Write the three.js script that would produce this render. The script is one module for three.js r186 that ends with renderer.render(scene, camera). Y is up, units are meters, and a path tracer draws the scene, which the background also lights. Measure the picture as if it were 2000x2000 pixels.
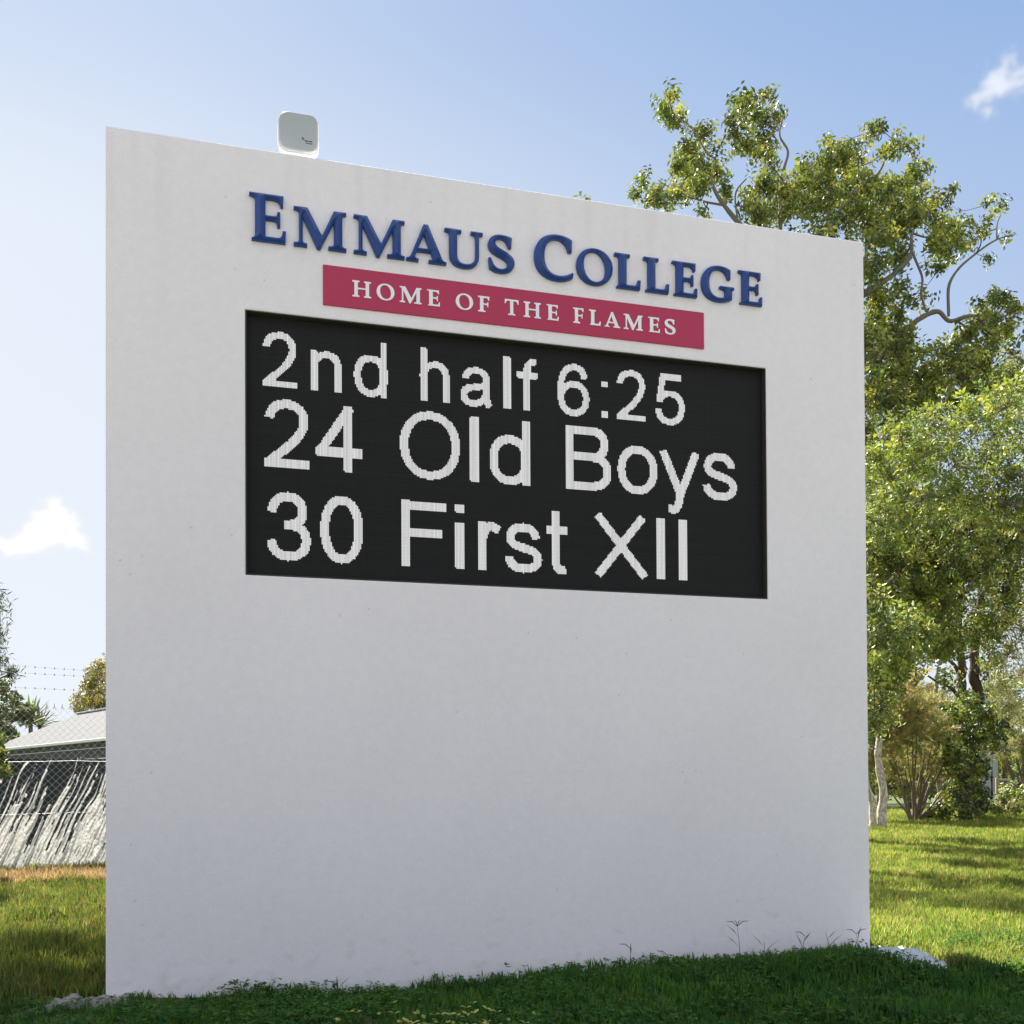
import * as THREE from 'three';
import { mergeGeometries } from 'three/addons/utils/BufferGeometryUtils.js';
import { RoundedBoxGeometry } from 'three/addons/geometries/RoundedBoxGeometry.js';
import { createNoise2D, createNoise3D } from 'simplex-noise';

// ---------------------------------------------------------------- camera, sky, sun, exposure
function seeded(a) { return () => { a = (a + 0x6d2b79f5) | 0; let t = Math.imul(a ^ (a >>> 15), 1 | a); t = (t + Math.imul(t ^ (t >>> 7), 61 | t)) ^ t; return ((t ^ (t >>> 14)) >>> 0) / 4294967296; }; }
const V = (x, y, z) => new THREE.Vector3(x, y, z), rad = Math.PI / 180;
const n2 = createNoise2D(seeded(11)), n3 = createNoise3D(seeded(12));
const fbm2 = (x, y, o = 4) => { let s = 0, a = 0.5; for (let i = 0; i < o; i++) { s += a * n2(x, y); x *= 2.03; y *= 2.03; a *= 0.5; } return s; };
const fbm3 = (x, y, z, o = 5) => { let s = 0, a = 0.5; for (let i = 0; i < o; i++) { s += a * n3(x, y, z); x *= 2.1; y *= 2.1; z *= 2.1; a *= 0.5; } return s; };

const scene = new THREE.Scene();
const camera = new THREE.PerspectiveCamera(53.13, 1, 0.05, 900);
camera.position.set(-1.345, 0.924, 4.65);
camera.rotation.order = 'YXZ';
camera.rotation.set(0.01285, -0.26798, -0.00523);
camera.setViewOffset(2000, 2000, 0, -501, 2000, 2000);     // a rising front: the lens is shifted up, the camera is level

const EXPOSURE = 3.7;
const SUN = V(-0.13, 0.777, -0.616).normalize();
const sun = new THREE.DirectionalLight(new THREE.Color(1, 0.95, 0.86), 4.9);
sun.name = 'sun';
sun.position.copy(SUN).multiplyScalar(60);
sun.castShadow = true; sun.shadow.mapSize.set(4096, 4096); sun.shadow.bias = -0.0004;
Object.assign(sun.shadow.camera, { left: -30, right: 30, top: 30, bottom: -30, near: 1, far: 160 });
scene.add(sun, sun.target);

// The air: whiter towards the horizon and towards the sun, with two small clouds in view and many larger ones added unseen to brighten the wall.
const clouds = [];
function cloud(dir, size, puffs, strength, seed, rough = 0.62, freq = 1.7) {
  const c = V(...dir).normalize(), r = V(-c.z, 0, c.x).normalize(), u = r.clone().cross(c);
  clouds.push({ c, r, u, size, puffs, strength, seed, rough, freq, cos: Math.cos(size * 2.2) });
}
cloud([-0.1535, 0.2245, -0.961], 0.05, [[-0.62, -0.42, 0.42], [-0.3, -0.3, 0.4], [0, 0.12, 0.42], [0.3, 0.05, 0.45], [0.6, -0.28, 0.3], [0.05, -0.2, 0.5], [0.12, 0.42, 0.22]], 0.78, 3, 0.85, 2.2);
cloud([0.5705, 0.5235, -0.633], 0.034, [[-0.2, 0.5, 0.3], [-0.4, 0.2, 0.34], [-0.65, -0.1, 0.34], [-0.95, -0.15, 0.26], [-0.2, -0.05, 0.4], [0.3, 0.05, 0.42], [0.75, 0.1, 0.42], [-0.6, -0.45, 0.24], [1.2, 0.1, 0.5]], 0.6, 8, 0.9, 2.6);
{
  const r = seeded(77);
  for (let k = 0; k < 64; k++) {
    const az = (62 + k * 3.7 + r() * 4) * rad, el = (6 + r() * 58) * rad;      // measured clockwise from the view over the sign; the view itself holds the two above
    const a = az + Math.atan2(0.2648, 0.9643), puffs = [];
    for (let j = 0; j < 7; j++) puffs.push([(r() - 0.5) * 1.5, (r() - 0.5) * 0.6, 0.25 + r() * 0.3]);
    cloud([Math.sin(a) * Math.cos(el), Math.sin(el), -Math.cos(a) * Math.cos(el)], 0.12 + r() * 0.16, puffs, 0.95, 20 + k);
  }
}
{
  const w = 2560, h = 1280, data = new Float32Array(w * h * 4), d = V(), H = [0.865, 0.922, 0.995], Z = [0.155, 0.345, 0.72], sunAz = Math.atan2(SUN.z, SUN.x);
  for (let j = 0; j < h; j++) for (let i = 0; i < w; i++) {
    const el = ((j + 0.5) / h - 0.5) * Math.PI, az = ((i + 0.5) / w - 0.5) * 2 * Math.PI, e = el / rad, o = (j * w + i) * 4;
    let rgb;
    if (e < -1) rgb = [0.2, 0.2, 0.12];
    else {
      d.set(Math.cos(el) * Math.cos(az), Math.sin(el), Math.cos(el) * Math.sin(az));
      let da = Math.abs(az - sunAz) / rad; if (da > 180) da = 360 - da;
      const q = Math.exp(-Math.pow(Math.max(e, 0) / 22, 1.4)), g = Math.acos(Math.min(1, d.dot(SUN))) / rad;
      const near = Math.exp(-((da / 41) ** 2)) * (0.86 - 0.38 * THREE.MathUtils.smoothstep(e, 26, 38)) * (1 - THREE.MathUtils.smoothstep(e, 50, 88));
      const glow = 1.6 * Math.exp(-Math.pow(g / 4.5, 1.1));
      rgb = [0, 1, 2].map((k) => { const base = Z[k] + (H[k] - Z[k]) * q; return base + (H[k] - base) * near + glow * [1, 0.97, 0.9][k]; });
      let cover = 0, lift = 0;
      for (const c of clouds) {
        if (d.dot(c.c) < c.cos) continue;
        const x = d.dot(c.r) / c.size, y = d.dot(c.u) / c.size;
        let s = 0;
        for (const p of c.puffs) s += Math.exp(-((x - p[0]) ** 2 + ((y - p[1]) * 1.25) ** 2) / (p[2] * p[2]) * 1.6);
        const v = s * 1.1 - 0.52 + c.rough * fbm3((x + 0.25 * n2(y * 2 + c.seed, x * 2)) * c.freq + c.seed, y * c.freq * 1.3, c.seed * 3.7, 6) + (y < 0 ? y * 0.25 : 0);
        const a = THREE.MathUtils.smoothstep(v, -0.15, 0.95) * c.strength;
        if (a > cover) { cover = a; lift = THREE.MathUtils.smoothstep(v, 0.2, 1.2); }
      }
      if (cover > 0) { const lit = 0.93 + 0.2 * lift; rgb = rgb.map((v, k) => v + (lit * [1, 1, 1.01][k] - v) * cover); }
    }
    for (let k = 0; k < 3; k++) data[o + k] = rgb[k] / EXPOSURE;
    data[o + 3] = 1;
  }
  const sky = new THREE.DataTexture(data, w, h, THREE.RGBAFormat, THREE.FloatType);
  sky.mapping = THREE.EquirectangularReflectionMapping; sky.magFilter = THREE.LinearFilter; sky.needsUpdate = true;
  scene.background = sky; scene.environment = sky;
}

const renderer = new THREE.WebGLRenderer({ antialias: true });
renderer.setSize(1024, 1024);
renderer.toneMapping = THREE.LinearToneMapping;
renderer.toneMappingExposure = EXPOSURE;
renderer.shadowMap.enabled = true; renderer.shadowMap.type = THREE.PCFSoftShadowMap;

// ---------------------------------------------------------------- helpers
const counts = {};
function numbered(name) { counts[name] = (counts[name] ?? -1) + 1; return counts[name] ? name + '_' + String(counts[name]).padStart(3, '0') : name; }
function tag(o, label, category, group, kind) { o.userData = { label, category }; if (group) o.userData.group = group; if (kind) o.userData.kind = kind; return o; }
function base(name, p = [0, 0, 0], turn = 0) { const g = new THREE.Group(); g.name = numbered(name); g.position.set(...p); g.rotation.y = turn; scene.add(g); return g; }
function put(name, geometry, material, parent = scene, p, r) {
  const m = new THREE.Mesh(geometry, material); m.name = parent === scene ? numbered(name) : name; m.castShadow = m.receiveShadow = true;
  if (p) m.position.set(...p); if (r) m.rotation.set(...r);
  parent.add(m); return m;
}
function struct(o) { o.userData.kind = 'structure'; return o; }
function box(w, h, d, x, y, z, turn) { const g = new THREE.BoxGeometry(w, h, d); if (turn) g.rotateY(turn); g.translate(x, y, z); return g; }
function rbox(w, h, d, r, x, y, z) { const g = new RoundedBoxGeometry(w, h, d, 2, r); g.translate(x, y, z); return g; }
class Mesher {                                                    // collects triangles
  constructor() { this.p = []; this.i = []; this.c = []; }
  vert(v, c) { this.p.push(v.x, v.y, v.z); if (c) this.c.push(...c); return this.p.length / 3 - 1; }
  tri(a, b, c) { this.i.push(a, b, c); }
  tube(pts, radii, sides = 6) {
    const rings = []; let up = V(0.31, 0.2, 0.93).normalize();
    for (let k = 0; k < pts.length; k++) {
      const t = pts[Math.min(k + 1, pts.length - 1)].clone().sub(pts[Math.max(k - 1, 0)]).normalize();
      const a = up.clone().cross(t); if (a.lengthSq() < 1e-4) a.set(1, 0, 0).cross(t); a.normalize(); const b = t.clone().cross(a); up = a.clone().cross(t).negate();
      const ring = [];
      for (let s = 0; s < sides; s++) { const w = s / sides * 2 * Math.PI; ring.push(this.vert(pts[k].clone().addScaledVector(a, Math.cos(w) * radii[k]).addScaledVector(b, Math.sin(w) * radii[k]))); }
      if (k) for (let s = 0; s < sides; s++) { const q = rings[k - 1], n = (s + 1) % sides; this.tri(q[s], q[n], ring[s]); this.tri(q[n], ring[n], ring[s]); }
      rings.push(ring);
    }
    for (const [ring, flip] of [[rings[0], 1], [rings.at(-1), 0]]) for (let s = 1; s < sides - 1; s++) flip ? this.tri(ring[0], ring[s + 1], ring[s]) : this.tri(ring[0], ring[s], ring[s + 1]);
  }
  geometry(smooth = true) {
    let g = new THREE.BufferGeometry(); g.setAttribute('position', new THREE.Float32BufferAttribute(this.p, 3)); g.setIndex(this.i);
    if (this.c.length) g.setAttribute('color', new THREE.Float32BufferAttribute(this.c, 3));
    if (!smooth) g = g.toNonIndexed();
    g.computeVertexNormals(); return g;
  }
}
const smoothLine = (pts, n) => { const c = new THREE.CatmullRomCurve3(pts, false, 'centripetal'); return c.getPoints(n); };
function noiseTexture(w, h, f, srgb = false) {
  const d = new Uint8Array(w * h * 4);
  for (let y = 0; y < h; y++) for (let x = 0; x < w; x++) { const c = f(x / w, y / h), o = (y * w + x) * 4; for (let k = 0; k < 3; k++) d[o + k] = Math.max(0, Math.min(255, 255 * (Array.isArray(c) ? c[k] : c))); d[o + 3] = 255; }
  const t = new THREE.DataTexture(d, w, h); t.wrapS = t.wrapT = THREE.RepeatWrapping; t.magFilter = THREE.LinearFilter; if (srgb) t.colorSpace = THREE.SRGBColorSpace; t.needsUpdate = true; return t;
}
// noise that tiles: looked up on a torus
const ring = (u, v, f) => { const a = u * 2 * Math.PI, b = v * 2 * Math.PI; return fbm3(Math.cos(a) * f + Math.cos(b) * f * 0.61, Math.sin(a) * f + 5.2 + Math.sin(b) * f * 0.73, Math.sin(b) * f * 0.9 + Math.cos(a + b) * f * 0.4, 4); };
const lin = (r, g, b) => new THREE.Color().setRGB(r, g, b);
const mat = (c, rough = 0.8, more = {}) => new THREE.MeshStandardMaterial({ color: Array.isArray(c) ? lin(...c) : c, roughness: rough, ...more });
const G2 = (x, z, cx, cz, rx, rz) => Math.exp(-(((x - cx) / rx) ** 2) - ((z - cz) / rz) ** 2);

// ---------------------------------------------------------------- ground
function groundY(x, z) {
  const far = Math.min(1, Math.hypot(x, z) / 60);
  return 0.014 * n2(x * 1.1, z * 1.1) + 0.006 * n2(x * 4.3, z * 4.3) + 0.05 * far * n2(x * 0.05, z * 0.05)
    + 0.075 * G2(x, z, 1.35, 0.5, 0.55, 0.4) + 0.05 * G2(x, z, 0.55, 0.55, 0.35, 0.3) + 0.02 * G2(x, z, 2.6, -0.2, 1, 1) - 0.03 * G2(x, z, -0.5, 0.2, 0.5, 0.3)
    + 0.325 * G2(x, z, -1.0, 2.84, 0.5, 0.32);
}
{
  const n = 260, m = new Mesher(), at = (k) => { const t = k / n * 2 - 1; return Math.sinh(t * 6.2) / Math.sinh(6.2) * 420; };
  for (let j = 0; j <= n; j++) for (let i = 0; i <= n; i++) {
    const x = at(i) - 0.2, z = at(j) - 0.5, k = 0.5 + 0.9 * fbm2(x * 0.35, z * 0.35, 3), dry = THREE.MathUtils.clamp(0.5 + 1.2 * n2(x * 0.13 + 7, z * 0.13), 0, 1);
    m.vert(V(x, groundY(x, z), z), [0.55 + 0.4 * k + 0.3 * dry, 0.75 + 0.3 * k, 0.6 + 0.25 * k]);
  }
  for (let j = 0; j < n; j++) for (let i = 0; i < n; i++) { const a = j * (n + 1) + i; m.tri(a, a + n + 1, a + 1); m.tri(a + 1, a + n + 1, a + n + 2); }
  const g = m.geometry(), uv = []; for (let k = 0; k < m.p.length; k += 3) uv.push(m.p[k], m.p[k + 2]); g.setAttribute('uv', new THREE.Float32BufferAttribute(uv, 2));
  const soil = noiseTexture(512, 512, (u, v) => { const s = 0.5 + 0.6 * ring(u, v, 3.2) + 0.35 * ring(v, u, 11); return [0.44 + 0.2 * s, 0.42 + 0.19 * s, 0.31 + 0.15 * s]; }, true); soil.repeat.set(0.7, 0.7);
  struct(put('ground', g, new THREE.MeshStandardMaterial({ map: soil, color: lin(0.26, 0.38, 0.15), vertexColors: true, roughness: 1 })));
}
{
  // the street that the sign faces, behind the viewer: kerb, asphalt, and an unseen gravel verge added to bounce sunlight onto the wall
  const grain = noiseTexture(256, 256, (u, v) => { const s = 0.5 + 0.5 * ring(u, v, 16); return [0.42 + 0.18 * s, 0.41 + 0.18 * s, 0.39 + 0.18 * s]; }, true); grain.repeat.set(60, 4);
  struct(put('added_gravel_verge', new THREE.PlaneGeometry(90, 5.6).rotateX(-Math.PI / 2).translate(0, 0.06, 6.7), new THREE.MeshStandardMaterial({ map: grain, roughness: 0.95 })));
  struct(put('kerb', rbox(90, 0.3, 0.16, 0.03, 0, -0.03, 9.6), mat([0.5, 0.49, 0.46], 0.95)));
  const g = new THREE.PlaneGeometry(120, 7).rotateX(-Math.PI / 2).translate(0, 0.03, 13.18); struct(put('road', g, new THREE.MeshStandardMaterial({ map: noiseTexture(256, 256, (u, v) => { const s = 0.5 + 0.5 * ring(u, v, 20); return [0.26 + 0.1 * s, 0.26 + 0.1 * s, 0.26 + 0.1 * s]; }, true), roughness: 0.95 })));
}

// ---------------------------------------------------------------- the sign
const W0 = -1.858, W1 = 1.858, TOP = 3.743, LED = { x0: -1.28, x1: 1.28, y0: 1.8431, y1: 3.0183 };
const sign = base('sign_wall', [0, 0, 0]);
tag(sign, 'tall cream rendered sign wall with blue raised letters, red strip and black display', 'sign');
{
  const s = new THREE.Shape([new THREE.Vector2(W0, -0.4), new THREE.Vector2(W1, -0.4), new THREE.Vector2(W1, TOP), new THREE.Vector2(W0, TOP)]);
  s.holes.push(new THREE.Path([[LED.x0, LED.y0], [LED.x0, LED.y1], [LED.x1, LED.y1], [LED.x1, LED.y0]].map((p) => new THREE.Vector2(...p))));
  const T = 0.3, b = 0.007, g = new THREE.ExtrudeGeometry(s, { depth: T - 2 * b, bevelEnabled: true, bevelSize: b, bevelThickness: b, bevelOffset: -b, bevelSegments: 3 });
  g.translate(0, 0, -T + b);
  const paint = noiseTexture(1024, 1024, (u, v) => {                     // spans the wall once: faint clouding, run-off under the coping, splashes near the ground
    const x = u * 4 - 2, y = v * 4, big = fbm2(x * 0.8, y * 0.6, 4), fine = fbm2(x * 14, y * 14, 3) + 1.6 * n2(x * 70, y * 70) * n2(x * 23, y * 23 + 5);
    const run = Math.max(0, n2(x * 9, y * 0.25) - 0.25) * THREE.MathUtils.smoothstep(y, 3.0, 3.74) * 0.05, splash = Math.max(0, fbm2(x * 6 + 9, y * 9, 4) - 0.1 - y * 0.9) * 0.12;
    let speck = 0; const sp = n2(x * 31 + 4, y * 31); if (sp > 0.9 && n2(x * 3, y * 3 + 8) > 0.05 + y * 0.12) speck = (sp - 0.9) * 1.6;
    const k = 0.94 + 0.014 * big + 0.012 * fine - run * 0.5 - splash * 0.6 - speck;
    return [k * 1.0, k * (0.972 - splash * 0.1), k * (0.982 - splash * 0.25)];
  }, true);
  paint.repeat.set(0.25, 0.25); paint.offset.set(0.5, 0);
  const sand = noiseTexture(512, 512, (u, v) => 0.5 + 0.55 * ring(u, v, 7) + 0.3 * ring(v, u, 19)); sand.repeat.set(2.2, 2.2);
  put('render', g, new THREE.MeshStandardMaterial({ map: paint, roughness: 0.9, bumpMap: sand, bumpScale: 0.0012 }), sign);
}

// LED display, set back in its opening
const led = put('display', mergeGeometries([box(2.56, 1.1752, 0.03, 0, 2.4307, -0.06)]), mat([0.012, 0.012, 0.013], 0.6), sign);
{
  const w = 384, h = 176, small = document.createElement('canvas'); small.width = w; small.height = h;
  const c = small.getContext('2d'); c.fillStyle = '#000'; c.fillRect(0, 0, w, h); c.fillStyle = '#fff';
  const near = 4.685 / 4.7, col = (v) => ((-1.345 + (v / w * 2.56 - 1.28 + 1.345) * near) + 1.28) / 2.56 * w, row = (v) => (3.0183 - (0.924 + (3.0183 - v / h * 1.1752 - 0.924) * near)) / 1.1752 * h;
  // plain sans-serif characters as centre lines inside the cell (x right, y down, 0..1); pieces with curves end square to the stroke, straight ones run to the cell's edge
  const LINES = {
    2: ['M0.02 0.25 C0.07 0.08 0.24 0 0.49 0 C0.78 0 0.96 0.11 0.96 0.28 C0.96 0.42 0.84 0.53 0.62 0.67 C0.3 0.86 0.1 0.92 0 1.02', 'M0 1 L1 1'], n: ['M0 0 L0 1', 'M0 0.42 C0 0.12 0.27 0 0.53 0 C0.85 0 1 0.14 1 0.42', 'M1 0.36 L1 1'],
    d: ['M1 0 L1 1', 'M0.5 1 C0.18 1 0 0.87 0 0.635 C0 0.4 0.18 0.27 0.5 0.27 C0.82 0.27 1 0.4 1 0.635 C1 0.87 0.82 1 0.5 1'], h: ['M0 0 L0 1', 'M0 0.56 C0 0.36 0.27 0.27 0.53 0.27 C0.85 0.27 1 0.38 1 0.58', 'M1 0.54 L1 1'],
    a: ['M0.05 0.27 C0.1 0.07 0.25 0 0.48 0 C0.8 0 0.9 0.12 0.9 0.33 L0.9 0.76 C0.9 0.9 0.92 0.98 1.02 1.08', 'M0.9 0.4 C0.8 0.56 0 0.4 0 0.74 C0 0.91 0.13 1 0.35 1 C0.66 1 0.9 0.86 0.9 0.58'], f: ['M1.1 0.01 C0.66 -0.04 0.45 0.06 0.45 0.26', 'M0.45 0.22 L0.45 1', 'M0 0.29 L0.95 0.29'],
    6: ['M0.94 0.24 C0.9 0.08 0.76 0 0.54 0 C0.2 0 0 0.2 0 0.55 C0 0.85 0.18 1 0.5 1 C0.8 1 1 0.88 1 0.68 C1 0.49 0.82 0.38 0.54 0.38 C0.26 0.38 0.04 0.48 0.02 0.66'], 5: ['M0.88 0 L0.2 0 L0.07 0.5', 'M0.05 0.52 C0.18 0.4 0.34 0.36 0.5 0.36 C0.8 0.36 1 0.48 1 0.67 C1 0.88 0.8 1 0.48 1 C0.2 1 0.03 0.9 0 0.73'],
    4: ['M0.74 0 L0.74 1', 'M0.7 0.03 L0.02 0.72', 'M0 0.745 L1 0.745'], O: ['M0.5 1 C0.18 1 0 0.78 0 0.5 C0 0.22 0.18 0 0.5 0 C0.82 0 1 0.22 1 0.5 C1 0.78 0.82 1 0.5 1'], B: ['M0 0 L0 1', 'M0 0 L0.6 0 C0.84 0 0.92 0.1 0.92 0.23 C0.92 0.38 0.82 0.47 0.6 0.47 L0 0.47', 'M0.6 0.47 C0.88 0.47 1 0.57 1 0.73 C1 0.9 0.87 1 0.6 1 L0 1'],
    y: ['M-0.03 0 L0.5 0.7', 'M1.03 0 L0.53 0.7', 'M0.53 0.69 C0.46 0.9 0.42 1 0.26 1 L0.1 0.985'], s: ['M0.93 0.27 C0.9 0.08 0.75 0 0.5 0 C0.2 0 0.05 0.1 0.05 0.25 C0.05 0.42 0.25 0.44 0.5 0.49 C0.78 0.55 1 0.58 1 0.76 C1 0.92 0.8 1 0.52 1 C0.22 1 0.03 0.92 0 0.72'],
    3: ['M0.02 0.27 C0.06 0.08 0.25 0 0.47 0 C0.75 0 0.9 0.1 0.9 0.26 C0.9 0.42 0.72 0.475 0.38 0.475', 'M0.42 0.475 C0.8 0.465 1 0.56 1 0.73 C1 0.9 0.8 1 0.48 1 C0.2 1 0.03 0.9 0 0.73'], F: ['M0 0 L0 1', 'M0 0 L1 0', 'M0 0.475 L0.88 0.475'], r: ['M0 0 L0 1', 'M0 0.5 C0.02 0.15 0.3 -0.04 0.62 0 L1.05 0.1'],
    t: ['M0.38 0 L0.38 0.8', 'M0.38 0.76 C0.38 1 0.6 1.02 1.08 0.985', 'M0 0.27 L0.94 0.27'], X: ['M0.02 0 L0.98 1', 'M0.94 0 L0.02 1'],
  };
  const draw = (ch, ...cell) => {
    const [x0, x1, y0, y1] = [col(cell[0]), col(cell[1]), row(cell[2]), row(cell[3])], lw = cell[2] < 50 ? 4.8 : 6, X = (u) => x0 + lw / 2 + u * (x1 - x0 - lw), Y = (v) => y0 + lw / 2 + v * (y1 - y0 - lw);
    c.strokeStyle = '#fff'; c.lineWidth = lw; c.lineJoin = 'miter';
    for (const line of LINES[ch === 'o' || ch === '0' ? 'O' : ch]) {
      c.lineCap = line.includes('C') ? 'butt' : 'square'; c.beginPath();
      for (const [, op, rest] of line.matchAll(/([MLC])([^MLC]*)/g)) { const a = rest.trim().split(/\s+/).map((v, k) => (k % 2 ? Y(+v) : X(+v))); if (op === 'M') c.moveTo(...a); else if (op === 'L') c.lineTo(...a); else c.bezierCurveTo(...a); }
      c.stroke();
    }
  };
  const bar = (x0, x1, y0, y1) => c.fillRect(col(x0), row(y0), col(x1) - col(x0), row(y1) - row(y0));
  for (const [ch, ...b] of [['2', 9.7, 33.3, 8.3, 46.5], ['n', 41.9, 63.2, 18.2, 46.5], ['d', 71.7, 94.8, 8.3, 47], ['h', 118.1, 139.3, 8.3, 46.5], ['a', 147.1, 170.6, 18.2, 47], ['f', 189.1, 205, 8, 46.5], ['6', 219.7, 244.4, 8.2, 47],
    ['2', 265.5, 289.4, 8.2, 46.5], ['5', 296.7, 320.8, 8.4, 47], ['2', 10.8, 41.5, 54.4, 101], ['4', 45.6, 77.4, 55, 101], ['O', 103.5, 146.6, 53.5, 102], ['d', 168.1, 198.4, 54.2, 101.5], ['B', 225.9, 261.3, 54.2, 101],
    ['o', 266.3, 298.1, 65, 101.5], ['y', 301.6, 331.2, 66.5, 114], ['s', 335.4, 364, 65, 101.5], ['3', 12.5, 41.9, 118, 165], ['0', 48.4, 77.7, 118, 165], ['F', 104.4, 136.4, 118, 164.5], ['r', 159.5, 177.4, 129.5, 164.5],
    ['s', 179.2, 207.2, 129, 165], ['t', 210.5, 227.6, 118.6, 165], ['X', 248.4, 289.4, 118, 164.5]]) draw(ch, ...b);
  for (const b of [[178.6, 184.1, 8.3, 46.5], [253.9, 258.5, 18.7, 23.5], [253.9, 258.5, 41.4, 46.4], [154, 160.6, 54.3, 101], [143, 149.7, 118, 124], [143, 149.7, 131, 164.4], [297.3, 303.8, 118, 164.4], [315.4, 322, 118, 164.4]]) bar(...b);
  const on = c.getImageData(0, 0, w, h).data, N = 5, tw = w * N, th = h * N, glow = new Uint8Array(tw * th * 4), body = new Uint8Array(tw * th * 4), r = seeded(5), rows = [...Array(h)].map(() => 0.75 + 0.5 * r()), column = [...Array(w)].map(() => 0.95 + 0.1 * r());
  for (let y = 0; y < th; y++) for (let x = 0; x < tw; x++) {
    const i = Math.floor(x / N), j = h - 1 - Math.floor(y / N), fx = x % N, fy = y % N, o = (y * tw + x) * 4, lit = on[(j * w + i) * 4] > 118;
    const v = lit ? (fx === 0 ? 0.66 : fy === 0 ? 0.86 : 1) * column[i] * (0.94 + 0.1 * r()) : 0;
    glow[o] = glow[o + 1] = glow[o + 2] = Math.min(255, 226 * v); glow[o + 3] = 255;
    const seam = (i % 16 === 0 && fx < 2) || (j % 16 === 0 && fy < 2) ? 0.4 : 1, k = (fy < 2 ? 9 : fx === 0 ? 12 : 20) * seam * rows[j] * (0.85 + 0.3 * r()) * (0.8 + 2 * (column[i] - 0.9));
    body[o] = k; body[o + 1] = k; body[o + 2] = k * 0.97; body[o + 3] = 255;
  }
  const tex = (d) => { const t = new THREE.DataTexture(d, tw, th); t.colorSpace = THREE.SRGBColorSpace; t.magFilter = THREE.LinearFilter; t.needsUpdate = true; return t; };
  const screen = new THREE.PlaneGeometry(2.544, 1.1592); screen.translate(0, 2.4307, -0.035);
  put('screen', screen, new THREE.MeshStandardMaterial({ map: tex(body), roughness: 0.85, emissive: lin(1, 1, 1), emissiveIntensity: 0.98 / EXPOSURE, emissiveMap: tex(glow) }), led);
  const t = 0.005, f = [box(2.56, t, 0.043, 0, LED.y1 - t / 2, -0.0225), box(2.56, t, 0.043, 0, LED.y0 + t / 2, -0.0225), box(t, 1.1752 - 2 * t, 0.043, LED.x0 + t / 2, 2.4307, -0.0225), box(t, 1.1752 - 2 * t, 0.043, LED.x1 - t / 2, 2.4307, -0.0225)];
  put('bezel', mergeGeometries(f), mat([0.038, 0.033, 0.024], 0.7), led);
}

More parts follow.
